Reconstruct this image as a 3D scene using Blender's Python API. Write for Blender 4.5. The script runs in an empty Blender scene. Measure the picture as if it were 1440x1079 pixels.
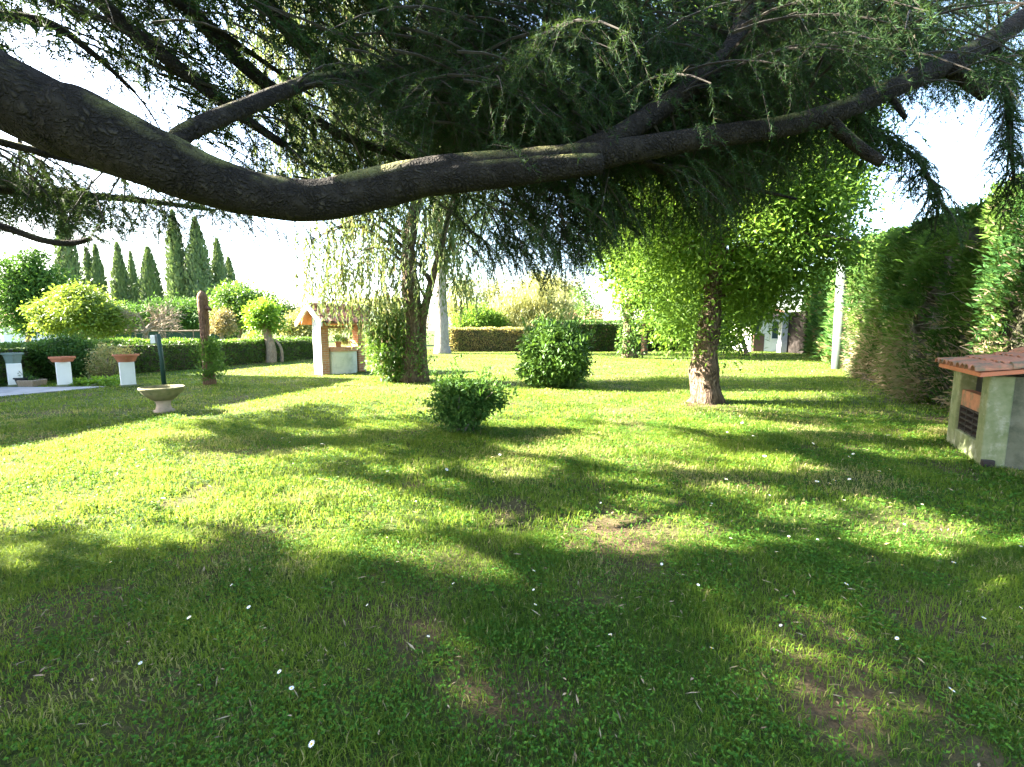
import bpy, bmesh, math, random
import numpy as np
from mathutils import Vector, Matrix
S = bpy.context.scene
C = S.collection
random.seed(7)
rng = np.random.default_rng(11)
PI = math.pi
R = math.radians

# ------------------------------------------------------------------ camera
CAM_H, PITCH, F = 1.5, R(6.7), 640.0           # metres, tilt down, focal length in photograph pixels
cd = bpy.data.cameras.new('camera')
cam = bpy.data.objects.new('camera', cd)
C.objects.link(cam)
cam.location = (0, 0, CAM_H)
cam.rotation_euler = (PI / 2 - PITCH, 0, 0)
cd.sensor_width = 36
cd.lens = 36 * F / 1440
cd.clip_start, cd.clip_end = 0.05, 3000
S.camera = cam

# ------------------------------------------------------------------ sun, sky, exposure
SUN_EL = R(30)
SUN_D = np.array([0.996, -0.090])               # the way the light travels over the ground
SUN_D = SUN_D / np.linalg.norm(SUN_D)
lv = Vector((SUN_D[0] * math.cos(SUN_EL), SUN_D[1] * math.cos(SUN_EL), -math.sin(SUN_EL)))
sl = bpy.data.lights.new('sun', 'SUN')
sun = bpy.data.objects.new('sun', sl)
C.objects.link(sun)
sun.rotation_euler = lv.to_track_quat('-Z', 'Y').to_euler()
sl.energy, sl.angle, sl.color = 5.0, R(0.5), (1.0, 0.93, 0.78)
w = bpy.data.worlds.new('World')
S.world = w
w.use_nodes = True
nt = w.node_tree
bg = nt.nodes['Background']
sky = nt.nodes.new('ShaderNodeTexSky')
sky.sky_type = 'NISHITA'
sky.sun_disc = False
sky.sun_elevation = SUN_EL
sky.sun_rotation = math.atan2(-SUN_D[0], -SUN_D[1])
sky.air_density, sky.dust_density, sky.ozone_density = 1.0, 2.0, 1.0
nt.links.new(sky.outputs[0], bg.inputs[0])
bg.inputs[1].default_value = 0.065
S.view_settings.view_transform = 'Standard'
S.view_settings.look = 'None'
S.view_settings.exposure = 4.3
S.view_settings.gamma = 1
S.cycles.max_bounces = 6
S.cycles.diffuse_bounces = 3
S.cycles.transmission_bounces = 4
S.cycles.use_denoising = True

# ------------------------------------------------------------------ picture <-> place
CP, SP = math.cos(PITCH), math.sin(PITCH)
def ray(px, py):
    a, b = (px - 720) / F, (539.5 - py) / F
    return np.array([a, CP + b * SP, -SP + b * CP])
def G(px, py):
    r = ray(px, py)
    t = CAM_H / -r[2]
    return np.array([r[0] * t, r[1] * t, 0.0])
def At(px, py, Y):
    r = ray(px, py)
    t = Y / r[1]
    return np.array([r[0] * t, Y, CAM_H + r[2] * t])
def proj(P):
    P = np.atleast_2d(P)
    y, z = P[:, 1], P[:, 2] - CAM_H
    d = y * CP - z * SP
    u = y * SP + z * CP
    ok = d > 0.15
    d = np.where(ok, d, 0.15)
    return 720 + F * P[:, 0] / d, 539.5 - F * u / d, ok

# ------------------------------------------------------------------ noise
_tab = rng.random((256, 256))
def vnoise(x, y):
    xi, yi = np.floor(x).astype(int), np.floor(y).astype(int)
    fx, fy = x - xi, y - yi
    fx, fy = fx * fx * (3 - 2 * fx), fy * fy * (3 - 2 * fy)
    a, b = _tab[xi % 256, yi % 256], _tab[(xi + 1) % 256, yi % 256]
    c, d = _tab[xi % 256, (yi + 1) % 256], _tab[(xi + 1) % 256, (yi + 1) % 256]
    return (a * (1 - fx) + b * fx) * (1 - fy) + (c * (1 - fx) + d * fx) * fy
def fbm(x, y, o=3):
    s, a, t = 0, 0.5, 0
    for i in range(o):
        s = s + a * vnoise(x * 2 ** i + 17 * i, y * 2 ** i + 31 * i)
        t += a
        a *= 0.55
    return s / t
def n3(P, f=1.0, seed=0):
    r = np.random.default_rng(seed + 99)
    s = 0
    for i in range(6):
        k = r.normal(size=3) * f * (1 + 0.5 * i)
        s = s + np.sin(P @ k + r.random() * 6.28) / (1 + 0.5 * i)
    return s / 3.0
def unit(v):
    return v / (np.linalg.norm(v, axis=-1, keepdims=True) + 1e-9)

# ------------------------------------------------------------------ mesh collector
class MB:
    def __init__(s):
        s.V, s.Q, s.T, s.v, s.k, s.qm, s.tm = [], [], [], [], [], [], []
        s.n = 0
    def add(s, V, Q=None, T=None, v=0.5, k=0.0, m=0):
        V = np.asarray(V, float).reshape(-1, 3)
        n = len(V)
        s.V.append(V)
        s.v.append(np.broadcast_to(np.asarray(v, float), (n,)).copy())
        s.k.append(np.broadcast_to(np.asarray(k, float), (n,)).copy())
        if Q is not None and len(Q):
            Q = np.asarray(Q, int).reshape(-1, 4) + s.n
            s.Q.append(Q); s.qm.append(np.full(len(Q), m))
        if T is not None and len(T):
            T = np.asarray(T, int).reshape(-1, 3) + s.n
            s.T.append(T); s.tm.append(np.full(len(T), m))
        s.n += n
    def build(s, name, mats, parent=None, origin=(0, 0, 0), smooth=False):
        if not isinstance(mats, (list, tuple)): mats = [mats]
        me = bpy.data.meshes.new(name)
        V = np.concatenate(s.V) - np.asarray(origin, float)
        Q = np.concatenate(s.Q) if s.Q else np.zeros((0, 4), int)
        T = np.concatenate(s.T) if s.T else np.zeros((0, 3), int)
        me.vertices.add(len(V)); me.vertices.foreach_set('co', V.astype(np.float32).ravel())
        L = np.concatenate([Q.ravel(), T.ravel()]).astype(np.int32)
        me.loops.add(len(L)); me.loops.foreach_set('vertex_index', L)
        st = np.concatenate([np.arange(len(Q)) * 4, len(Q) * 4 + np.arange(len(T)) * 3]).astype(np.int32)
        me.polygons.add(len(st)); me.polygons.foreach_set('loop_start', st)
        if len(mats) > 1:
            mi = np.concatenate([np.concatenate(s.qm) if s.qm else np.zeros(0), np.concatenate(s.tm) if s.tm else np.zeros(0)]).astype(np.int32)
            me.polygons.foreach_set('material_index', mi)
        me.polygons.foreach_set('use_smooth', np.full(len(st), smooth))
        me.update(calc_edges=True)
        for nm, ar in (('v', s.v), ('k', s.k)):
            at = me.attributes.new(nm, 'FLOAT', 'POINT')
            at.data.foreach_set('value', np.concatenate(ar).astype(np.float32))
        for m in mats: me.materials.append(m)
        o = bpy.data.objects.new(name, me)
        C.objects.link(o)
        if parent is not None: o.parent = parent
        return o

def tag(o, label=None, cat=None, group=None, kind=None):
    if label: o['label'] = label
    if cat: o['category'] = cat
    if group: o['group'] = group
    if kind: o['kind'] = kind
    return o
def empty(name, loc, label, cat, group=None, rz=0.0):
    o = bpy.data.objects.new(name, None)
    C.objects.link(o)
    o.location = tuple(float(q) for q in loc)
    o.rotation_euler = (0, 0, rz)
    return tag(o, label, cat, group)

# shapes ------------------------------------------------------------
def tube(mb, pts, rad, sides=8, rough=0.0, v=0.5, cap=True, m=0, rf=3.0, sub=0, k=0.0):
    pts = np.asarray(pts, float); rad = np.broadcast_to(np.asarray(rad, float), (len(pts),))
    if sub:
        n = len(pts); tt = np.linspace(0, n - 1, (n - 1) * sub + 1)
        i = np.clip(tt.astype(int), 0, n - 2); f = (tt - i)[:, None]
        pm = np.vstack([2 * pts[0] - pts[1], pts, 2 * pts[-1] - pts[-2]])
        p0, p1, p2, p3 = pm[i], pm[i + 1], pm[i + 2], pm[i + 3]
        pts2 = 0.5 * (2 * p1 + (p2 - p0) * f + (2 * p0 - 5 * p1 + 4 * p2 - p3) * f ** 2 + (3 * p1 - p0 - 3 * p2 + p3) * f ** 3)
        rad = np.interp(tt, np.arange(n), rad); pts = pts2
    n = len(pts)
    tg = unit(np.gradient(pts, axis=0))
    up = np.array([0, 0, 1.0]) if abs(tg[0, 2]) < 0.9 else np.array([1.0, 0, 0])
    a = unit(np.cross(tg[0], up)); A = [a]
    for i in range(1, n):
        a = unit(a - tg[i] * (a @ tg[i])); A.append(a)
    A = np.array(A); B = np.cross(tg, A)
    th = np.linspace(0, 2 * PI, sides, endpoint=False)
    ring = A[:, None, :] * np.cos(th)[None, :, None] + B[:, None, :] * np.sin(th)[None, :, None]
    V = pts[:, None, :] + ring * rad[:, None, None]
    if rough:
        nz = n3(V.reshape(-1, 3), rf, 5).reshape(n, sides) * 0.6 + n3(V.reshape(-1, 3), rf * 3.1, 8).reshape(n, sides) * 0.4
        V = pts[:, None, :] + ring * (rad[:, None] * (1 + rough * nz))[:, :, None]
    i, j = np.meshgrid(np.arange(n - 1), np.arange(sides), indexing='ij')
    jn = (j + 1) % sides
    Q = np.stack([i * sides + j, i * sides + jn, (i + 1) * sides + jn, (i + 1) * sides + j], -1).reshape(-1, 4)
    V = V.reshape(-1, 3); T = None
    if cap:
        V = np.vstack([V, pts[0], pts[-1]]); c0, c1 = n * sides, n * sides + 1
        jj = np.arange(sides); jn = (jj + 1) % sides
        T = np.vstack([np.stack([np.full(sides, c0), jn, jj], -1), np.stack([np.full(sides, c1), (n - 1) * sides + jj, (n - 1) * sides + jn], -1)])
    mb.add(V, Q, T, v=v, m=m, k=k)

def box(mb, c, s, rz=0.0, v=0.5, m=0, M=None, taper=1.0):
    x, y, z = s[0] / 2, s[1] / 2, s[2] / 2
    V = np.array([[-x, -y, -z], [x, -y, -z], [x, y, -z], [-x, y, -z], [-x * taper, -y * taper, z], [x * taper, -y * taper, z], [x * taper, y * taper, z], [-x * taper, y * taper, z]])
    if M is not None: V = V @ np.asarray(M).T
    cr, sr = math.cos(rz), math.sin(rz)
    V = V @ np.array([[cr, sr, 0], [-sr, cr, 0], [0, 0, 1]]) + np.asarray(c, float)
    mb.add(V, [[0, 3, 2, 1], [4, 5, 6, 7], [0, 1, 5, 4], [1, 2, 6, 5], [2, 3, 7, 6], [3, 0, 4, 7]], v=v, m=m)

def lathe(mb, prof, c=(0, 0, 0), n=32, v=0.5, m=0, sq=None):
    prof = np.asarray(prof, float)
    th = np.linspace(0, 2 * PI, n, endpoint=False)
    r = np.ones(n)
    if sq:                                                       # rounded square plan
        r = 1.0 / (np.abs(np.cos(th)) ** sq + np.abs(np.sin(th)) ** sq) ** (1 / sq)
    V = np.stack([prof[:, 0][:, None] * np.cos(th) * r, prof[:, 0][:, None] * np.sin(th) * r, np.repeat(prof[:, 1][:, None], n, 1)], -1)
    i, j = np.meshgrid(np.arange(len(prof) - 1), np.arange(n), indexing='ij'); jn = (j + 1) % n
    Q = np.stack([i * n + j, i * n + jn, (i + 1) * n + jn, (i + 1) * n + j], -1).reshape(-1, 4)
    mb.add(V.reshape(-1, 3) + np.asarray(c, float), Q, v=v, m=m)

def bevel(o, wd=0.008):
    b = o.modifiers.new('edge', 'BEVEL'); b.width = wd; b.segments = 2; b.limit_method = 'ANGLE'
    return o

def rdir(n, r=None):
    return unit((r or rng).normal(size=(n, 3)))
def leaves(mb, P, D, N, L, W, fold=0.18, sag=0.0, v=None, k=0.0):
    n = len(P)
    if n == 0: return
    D = unit(D); Sx = unit(np.cross(D, N)); Nn = np.cross(Sx, D)
    L = np.broadcast_to(np.asarray(L, float), (n,))[:, None]; W = np.broadcast_to(np.asarray(W, float), (n,))[:, None]
    mid = P + D * L * 0.45 + Nn * fold * W
    tip = P + D * L - np.array([0, 0, 1.0]) * sag * L
    V = np.stack([P, mid + Sx * W / 2, tip, mid - Sx * W / 2], 1).reshape(-1, 3)
    v = rng.random(n) if v is None else np.broadcast_to(v, (n,))
    mb.add(V, np.arange(4 * n).reshape(-1, 4), v=np.repeat(v, 4), k=np.repeat(np.broadcast_to(k, (n,)), 4))

# ------------------------------------------------------------------ materials
def base_mat(name):
    m = bpy.data.materials.new(name); m.use_nodes = True
    t = m.node_tree; t.nodes.clear()
    o = t.nodes.new('ShaderNodeOutputMaterial'); p = t.nodes.new('ShaderNodeBsdfPrincipled')
    t.links.new(p.outputs[0], o.inputs[0])
    return m, t, p, o
def nd(t, typ, **kw):
    n = t.nodes.new(typ)
    for a, b in kw.items(): setattr(n, a, b)
    return n
def rgb(c): return (c[0], c[1], c[2], 1.0)
def mixc(t, fac, a, b):
    n = nd(t, 'ShaderNodeMix', data_type='RGBA')
    for idx, val in ((0, fac), (6, a), (7, b)):
        if hasattr(val, 'is_linked') or hasattr(val, 'links'): t.links.new(val, n.inputs[idx])
        elif idx == 0: n.inputs[0].default_value = val
        else: n.inputs[idx].default_value = rgb(val)
    return n.outputs[2]
def attr(t, nm):
    return nd(t, 'ShaderNodeAttribute', attribute_name=nm).outputs['Fac']
def ramp(t, src, stops, interp='LINEAR'):
    n = nd(t, 'ShaderNodeValToRGB'); e = n.color_ramp.elements; n.color_ramp.interpolation = interp
    while len(e) < len(stops): e.new(0.5)
    for q, (p, c) in zip(e, stops):
        q.position = p; q.color = rgb(c) if not np.isscalar(c) else (c, c, c, 1)
    t.links.new(src, n.inputs[0])
    return n.outputs[0]
def noise(t, scale, detail=5, rough=0.6, vec=None, stretch=None):
    n = nd(t, 'ShaderNodeTexNoise'); n.inputs['Scale'].default_value = scale; n.inputs['Detail'].default_value = detail; n.inputs['Roughness'].default_value = rough
    if vec is None: vec = nd(t, 'ShaderNodeTexCoord').outputs['Object']
    if stretch:
        mp = nd(t, 'ShaderNodeMapping'); mp.inputs['Scale'].default_value = stretch; t.links.new(vec, mp.inputs['Vector']); vec = mp.outputs[0]
    t.links.new(vec, n.inputs['Vector'])
    return n.outputs['Fac']
def bump(t, p, h, strength=0.5, dist=0.02):
    b = nd(t, 'ShaderNodeBump'); b.inputs['Strength'].default_value = strength; b.inputs['Distance'].default_value = dist
    t.links.new(h, b.inputs['Height']); t.links.new(b.outputs[0], p.inputs['Normal'])

def leaf_mat(name, c0, c1, dead=(0.16, 0.10, 0.05), trans=0.35, tcol=None, rough=0.5, spec=0.35):
    m, t, p, o = base_mat(name)
    col = mixc(t, attr(t, 'k'), mixc(t, attr(t, 'v'), c0, c1), dead)
    t.links.new(col, p.inputs['Base Color'])
    p.inputs['Roughness'].default_value = rough; p.inputs['Specular IOR Level'].default_value = spec
    if trans:
        tr = nd(t, 'ShaderNodeBsdfTranslucent'); mx = nd(t, 'ShaderNodeMixShader'); mx.inputs[0].default_value = trans
        tc = mixc(t, 0.55, col, tcol or (c1[0] * 1.6, c1[1] * 1.5, c1[2] * 0.8))
        t.links.new(tc, tr.inputs[0]); t.links.new(p.outputs[0], mx.inputs[1]); t.links.new(tr.outputs[0], mx.inputs[2]); t.links.new(mx.outputs[0], o.inputs[0])
    return m
def bark_mat(name, dark, light, moss=None, scale=9, stretch=(1, 1, 0.25), depth=0.03, mossamt=0.5):
    m, t, p, o = base_mat(name)
    n = noise(t, scale, 8, 0.65, stretch=stretch)
    vo = nd(t, 'ShaderNodeTexVoronoi', feature='DISTANCE_TO_EDGE'); vo.inputs['Scale'].default_value = scale * 2.6; vo.inputs['Randomness'].default_value = 1.0
    mp = nd(t, 'ShaderNodeMapping'); mp.inputs['Scale'].default_value = stretch
    t.links.new(nd(t, 'ShaderNodeTexCoord').outputs['Object'], mp.inputs['Vector']); 
    dn = nd(t, 'ShaderNodeTexNoise'); dn.inputs['Scale'].default_value = scale * 0.8; dn.inputs['Detail'].default_value = 4; t.links.new(mp.outputs[0], dn.inputs['Vector'])
    dv = nd(t, 'ShaderNodeVectorMath', operation='MULTIPLY_ADD'); t.links.new(dn.outputs['Color'], dv.inputs[0]); dv.inputs[1].default_value = (2.2 / scale,) * 3; t.links.new(mp.outputs[0], dv.inputs[2])
    t.links.new(dv.outputs[0], vo.inputs['Vector'])
    crack = ramp(t, vo.outputs['Distance'], [(0.0, 0.0), (0.30, 1.0)])
    wob = noise(t, scale * 0.7, 4, 0.6); crk = nd(t, 'ShaderNodeMath', operation='MAXIMUM'); t.links.new(crack, crk.inputs[0]); t.links.new(ramp(t, wob, [(0.40, 0.0), (0.75, 0.8)]), crk.inputs[1]); crack = crk.outputs[0]
    col = mixc(t, ramp(t, n, [(0.3, 0.0), (0.7, 1.0)]), dark, light)
    col = mixc(t, crack, (dark[0] * 0.8, dark[1] * 0.8, dark[2] * 0.8), col)
    if moss:
        geo = nd(t, 'ShaderNodeNewGeometry'); sp = nd(t, 'ShaderNodeSeparateXYZ'); t.links.new(geo.outputs['Normal'], sp.inputs[0])
        mm = nd(t, 'ShaderNodeMath', operation='MULTIPLY'); t.links.new(ramp(t, sp.outputs['Z'], [(0.25, 0.0), (0.8, 1.0)]), mm.inputs[0]); t.links.new(ramp(t, noise(t, 2.6, 5), [(1 - mossamt - 0.06, 0.0), (1 - mossamt + 0.06, 1.0)]), mm.inputs[1])
        col = mixc(t, mm.outputs[0], col, moss)
    t.links.new(col, p.inputs['Base Color']); p.inputs['Roughness'].default_value = 0.92; p.inputs['Specular IOR Level'].default_value = 0.15
    ad = nd(t, 'ShaderNodeMath', operation='ADD'); t.links.new(n, ad.inputs[0]); t.links.new(crack, ad.inputs[1])
    bump(t, p, ad.outputs[0], 0.9, depth)
    return m
def rough_mat(name, c0, c1, scale=6, stain=None, stain_scale=2.0, stain_lo=0.5, stain_hi=0.7, rough=0.85, bmp=0.4, bscale=60, stretch=None, spec=0.3):
    m, t, p, o = base_mat(name)
    col = mixc(t, ramp(t, noise(t, scale, 6, 0.6, stretch=stretch), [(0.3, 0.0), (0.7, 1.0)]), c0, c1)
    if stain: col = mixc(t, ramp(t, noise(t, stain_scale, 6, 0.7, stretch=stretch), [(stain_lo, 0.0), (stain_hi, 1.0)]), col, stain)
    t.links.new(col, p.inputs['Base Color']); p.inputs['Roughness'].default_value = rough; p.inputs['Specular IOR Level'].default_value = spec
    if bmp: bump(t, p, noise(t, bscale, 5, 0.7), bmp, 0.01)
    return m
def brick_mat(name, c0, c1, mortar, scale=1.0, bw=0.24, rh=0.075):
    m, t, p, o = base_mat(name)
    tc = nd(t, 'ShaderNodeTexCoord'); sp = nd(t, 'ShaderNodeSeparateXYZ'); t.links.new(tc.outputs['Object'], sp.inputs[0])
    ad = nd(t, 'ShaderNodeMath', operation='ADD'); t.links.new(sp.outputs['X'], ad.inputs[0]); t.links.new(sp.outputs['Y'], ad.inputs[1])
    cb = nd(t, 'ShaderNodeCombineXYZ'); t.links.new(ad.outputs[0], cb.inputs[0]); t.links.new(sp.outputs['Z'], cb.inputs[1])
    b = nd(t, 'ShaderNodeTexBrick'); b.inputs['Scale'].default_value = scale; b.inputs['Brick Width'].default_value = bw; b.inputs['Row Height'].default_value = rh
    b.inputs['Mortar Size'].default_value = 0.008; b.inputs['Color1'].default_value = rgb(c0); b.inputs['Color2'].default_value = rgb(c1); b.inputs['Mortar'].default_value = rgb(mortar)
    t.links.new(cb.outputs[0], b.inputs['Vector'])
    col = mixc(t, ramp(t, noise(t, 14, 5), [(0.4, 0.0), (0.75, 0.5)]), b.outputs['Color'], (c0[0] * 0.5, c0[1] * 0.5, c0[2] * 0.5))
    t.links.new(col, p.inputs['Base Color']); p.inputs['Roughness'].default_value = 0.9
    bump(t, p, b.outputs['Fac'], -0.5, 0.01)
    return m
def plain(name, c, rough=0.6, metal=0.0, var=0.25):
    return rough_mat(name, c, tuple(q * (1 - var) for q in c), 8, rough=rough, bmp=0.1)

M = {}
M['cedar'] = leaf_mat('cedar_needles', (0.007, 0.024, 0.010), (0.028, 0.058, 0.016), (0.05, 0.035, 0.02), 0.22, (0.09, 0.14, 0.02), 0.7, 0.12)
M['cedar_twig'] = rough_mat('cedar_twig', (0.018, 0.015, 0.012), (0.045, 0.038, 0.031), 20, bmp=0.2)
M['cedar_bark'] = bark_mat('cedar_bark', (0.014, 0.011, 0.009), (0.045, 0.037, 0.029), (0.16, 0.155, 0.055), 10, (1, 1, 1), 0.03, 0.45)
M['twig'] = rough_mat('twig', (0.09, 0.075, 0.06), (0.19, 0.165, 0.14), 20, bmp=0.2)
M['elder_leaf'] = leaf_mat('elder_leaf', (0.048, 0.115, 0.016), (0.135, 0.225, 0.030), trans=0.45, tcol=(0.24, 0.38, 0.035), spec=0.2)
M['euc_leaf'] = leaf_mat('eucalyptus_leaf', (0.05, 0.09, 0.032), (0.14, 0.18, 0.060), (0.24, 0.13, 0.06), 0.34, (0.24, 0.29, 0.07), 0.55, 0.2)
M['dark_leaf'] = leaf_mat('dark_leaf', (0.022, 0.065, 0.014), (0.07, 0.145, 0.026), trans=0.25, rough=0.6, spec=0.15)
M['laurel_leaf'] = leaf_mat('laurel_leaf', (0.035, 0.085, 0.02), (0.09, 0.17, 0.03), trans=0.25, rough=0.5, spec=0.22)
M['hedge_leaf'] = leaf_mat('hedge_leaf', (0.04, 0.10, 0.018), (0.11, 0.20, 0.03), (0.22, 0.15, 0.08), 0.3)
M['cypress_leaf'] = leaf_mat('cypress_leaf', (0.020, 0.062, 0.013), (0.100, 0.175, 0.030), (0.27, 0.195, 0.13), 0.22, rough=0.65, spec=0.12)
M['far_cypress'] = leaf_mat('far_cypress', (0.045, 0.085, 0.032), (0.105, 0.155, 0.055), trans=0.2)
M['yellow_leaf'] = leaf_mat('yellow_leaf', (0.06, 0.135, 0.018), (0.165, 0.225, 0.034), trans=0.35)
M['willow_leaf'] = leaf_mat('willow_leaf', (0.13, 0.18, 0.05), (0.30, 0.29, 0.11), (0.3, 0.2, 0.1), 0.35)
M['lime_leaf'] = leaf_mat('lime_leaf', (0.08, 0.19, 0.02), (0.19, 0.32, 0.03), trans=0.4)
M['rust_leaf'] = leaf_mat('rust_leaf', (0.12, 0.14, 0.05), (0.25, 0.19, 0.09), trans=0.3)
M['ivy_leaf'] = leaf_mat('ivy_leaf', (0.03, 0.08, 0.018), (0.10, 0.18, 0.03), trans=0.2, rough=0.4)
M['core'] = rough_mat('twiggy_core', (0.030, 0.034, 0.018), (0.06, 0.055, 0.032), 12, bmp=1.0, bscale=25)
M['elder_bark'] = bark_mat('elder_bark', (0.045, 0.030, 0.021), (0.30, 0.22, 0.155), None, 6, (1, 1, 0.3), 0.03)
M['euc_bark'] = bark_mat('eucalyptus_bark', (0.085, 0.06, 0.042), (0.28, 0.205, 0.145), None, 8, (1, 1, 0.2), 0.04)
M['grey_bark'] = bark_mat('grey_bark', (0.24, 0.21, 0.19), (0.42, 0.38, 0.34), None, 5, (1, 1, 0.2), 0.02)
M['pale_bark'] = bark_mat('pale_bark', (0.24, 0.19, 0.13), (0.40, 0.33, 0.24), None, 9, (1, 1, 0.3), 0.02)
M['red_bark'] = bark_mat('red_bark', (0.16, 0.09, 0.06), (0.34, 0.20, 0.13), None, 9, (1, 1, 0.25), 0.03)
M['grass'] = leaf_mat('grass_blade', (0.018, 0.074, 0.006), (0.150, 0.220, 0.022), (0.34, 0.28, 0.13), 0.46, (0.28, 0.36, 0.04), 0.6, 0.15)
M['clover'] = leaf_mat('clover_leaf', (0.020, 0.080, 0.008), (0.075, 0.170, 0.016), (0.24, 0.19, 0.09), 0.25, rough=0.65, spec=0.15)
M['litter'] = leaf_mat('dry_litter', (0.13, 0.085, 0.045), (0.36, 0.28, 0.17), trans=0.1)
M['white'] = rough_mat('white_render', (0.78, 0.77, 0.73), (0.70, 0.69, 0.65), 3, (0.45, 0.45, 0.38), 4, 0.58, 0.8)
M['cream'] = rough_mat('cream_render', (0.60, 0.58, 0.48), (0.50, 0.49, 0.40), 3, (0.30, 0.31, 0.22), 3, 0.5, 0.8)
M['brick'] = brick_mat('brick', (0.42, 0.17, 0.08), (0.50, 0.23, 0.11), (0.42, 0.36, 0.29))
M['dark_shaded_brick'] = brick_mat('dark_shaded_brick', (0.018, 0.012, 0.010), (0.028, 0.018, 0.014), (0.02, 0.018, 0.015))  # shade on the brown wall is put into this colour; also the shed's dark bricks
M['tile'] = rough_mat('terracotta_tile', (0.42, 0.18, 0.105), (0.27, 0.12, 0.075), 14, (0.15, 0.125, 0.08), 5, 0.48, 0.62, bmp=0.3)
M['terracotta'] = rough_mat('terracotta_pot', (0.46, 0.17, 0.09), (0.38, 0.14, 0.08), 9, (0.30, 0.22, 0.17), 6, 0.6, 0.8)
M['mossy'] = rough_mat('mossy_concrete', (0.20, 0.215, 0.12), (0.10, 0.125, 0.05), 7, (0.30, 0.30, 0.23), 5, 0.52, 0.7, bmp=0.6, bscale=40)
M['oldwall'] = rough_mat('old_cement', (0.085, 0.09, 0.055), (0.125, 0.125, 0.085), 5, (0.045, 0.05, 0.028), 3, 0.45, 0.65, bmp=0.5, bscale=50)
M['urn'] = rough_mat('mossy_stone', (0.15, 0.145, 0.065), (0.24, 0.20, 0.11), 10, (0.09, 0.10, 0.045), 8, 0.5, 0.7, bmp=0.6, bscale=50)
M['urnbase'] = rough_mat('pink_stone', (0.46, 0.34, 0.26), (0.34, 0.25, 0.18), 10, (0.2, 0.19, 0.11), 8, 0.55, 0.75)
M['pole'] = rough_mat('pole_concrete', (0.13, 0.16, 0.15), (0.10, 0.125, 0.115), 4, (0.07, 0.10, 0.07), 5, 0.52, 0.72, stretch=(1, 1, 0.3))
M['dgreen'] = plain('dark_green_paint', (0.02, 0.055, 0.04), 0.5)
M['greypot'] = plain('grey_green_plastic', (0.16, 0.22, 0.20), 0.5)
M['black'] = plain('dark_plastic_and_shade', (0.02, 0.022, 0.025), 0.5)  # plastic of the tub, and the shade sheet inside the shed opening
M['wood'] = rough_mat('weathered_wood', (0.30, 0.23, 0.16), (0.20, 0.15, 0.10), 8, stretch=(6, 6, 0.6))
M['orangewood'] = rough_mat('orange_wood', (0.42, 0.19, 0.08), (0.34, 0.15, 0.06), 8)
M['glass'] = plain('window_glass', (0.05, 0.075, 0.075), 0.08)
M['paving'] = rough_mat('grey_paving', (0.30, 0.30, 0.30), (0.22, 0.22, 0.22), 3, (0.15, 0.15, 0.14), 2, 0.5, 0.7)
M['netting'] = plain('green_netting', (0.03, 0.075, 0.045), 0.8)
M['metal'] = plain('grey_metal', (0.35, 0.36, 0.36), 0.45)
M['petal'] = plain('daisy_petal', (0.80, 0.80, 0.78), 0.6, var=0.05)
M['yolk'] = plain('daisy_centre', (0.75, 0.50, 0.05), 0.7)
M['soilpot'] = plain('potting_soil', (0.05, 0.035, 0.025), 0.95)
M['bronze'] = plain('bronze_panel', (0.11, 0.06, 0.045), 0.5)
M['blue_post'] = plain('white_blue_paint', (0.62, 0.64, 0.72), 0.5)

def ground_mat():
    m, t, p, o = base_mat('ground_soil')
    co = nd(t, 'ShaderNodeTexCoord').outputs['Object']
    fine = noise(t, 38, 8, 0.75, co); mid = noise(t, 7, 6, 0.65, co); big = noise(t, 0.6, 5, 0.6, co)
    soil = mixc(t, ramp(t, fine, [(0.3, 0.0), (0.7, 1.0)]), (0.030, 0.020, 0.012), (0.13, 0.088, 0.054))
    thatch = mixc(t, ramp(t, fine, [(0.35, 0.0), (0.65, 1.0)]), (0.014, 0.028, 0.006), (0.050, 0.080, 0.016))
    far = mixc(t, ramp(t, big, [(0.35, 0.0), (0.65, 1.0)]), (0.045, 0.085, 0.012), (0.09, 0.12, 0.025))
    thatch = mixc(t, ramp(t, mid, [(0.35, 0.0), (0.65, 1.0)]), thatch, far)
    col = mixc(t, attr(t, 'k'), thatch, soil)
    t.links.new(col, p.inputs['Base Color']); p.inputs['Roughness'].default_value = 0.95; p.inputs['Specular IOR Level'].default_value = 0.1
    ad = nd(t, 'ShaderNodeMath', operation='ADD'); t.links.new(fine, ad.inputs[0]); t.links.new(mid, ad.inputs[1])
    bump(t, p, ad.outputs[0], 0.8, 0.03)
    return m
M['ground'] = ground_mat()

# ------------------------------------------------------------------ ground
BARE = [(870, 755, 0.45, 0.9), (895, 800, 0.25, .8), (1300, 865, .3, .8), (1180, 990, .3, .8), (60, 870, .45, .7), (240, 985, .3, .6), (130, 930, .25, .6), (20, 960, .3, .6), (700, 960, .25, .7), (310, 640, .5, .5),
        (990, 567, .55, .95), (1320, 590, .7, .8), (1260, 555, .8, .7), (1225, 540, .7, .7), (640, 790, .5, .5), (1150, 910, .4, .7), (540, 860, .4, .6), (330, 780, .4, .6), (1290, 745, .4, .6), (1390, 640, .5, .6), (1040, 800, .4, .5)]
BAREG = [(G(a, b)[:2], r, s) for a, b, r, s in BARE]
def bareness(x, y):
    b = np.clip((0.42 - fbm(x * 2.1 + 5, y * 2.1 + 9, 4)) * 6, 0, 1) * 0.75
    e = (fbm(x * 5, y * 5, 3) - 0.5) * 2.2
    for (c, r, s) in BAREG:
        d = np.hypot(x - c[0], y - c[1]) / r
        b = np.maximum(b, s * np.clip(1.6 - d * 1.2 + e, 0, 1))
    near = np.clip((3.2 - np.hypot(x, y)) / 2.5, 0, 1)
    return np.clip(b + near * 0.25 * (fbm(x * 3, y * 3, 3) > 0.52), 0, 1)
PATH = [(-40, 546), (60, 545.5), (150, 545), (95, 550), (0, 558.5), (-160, 575)]
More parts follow.
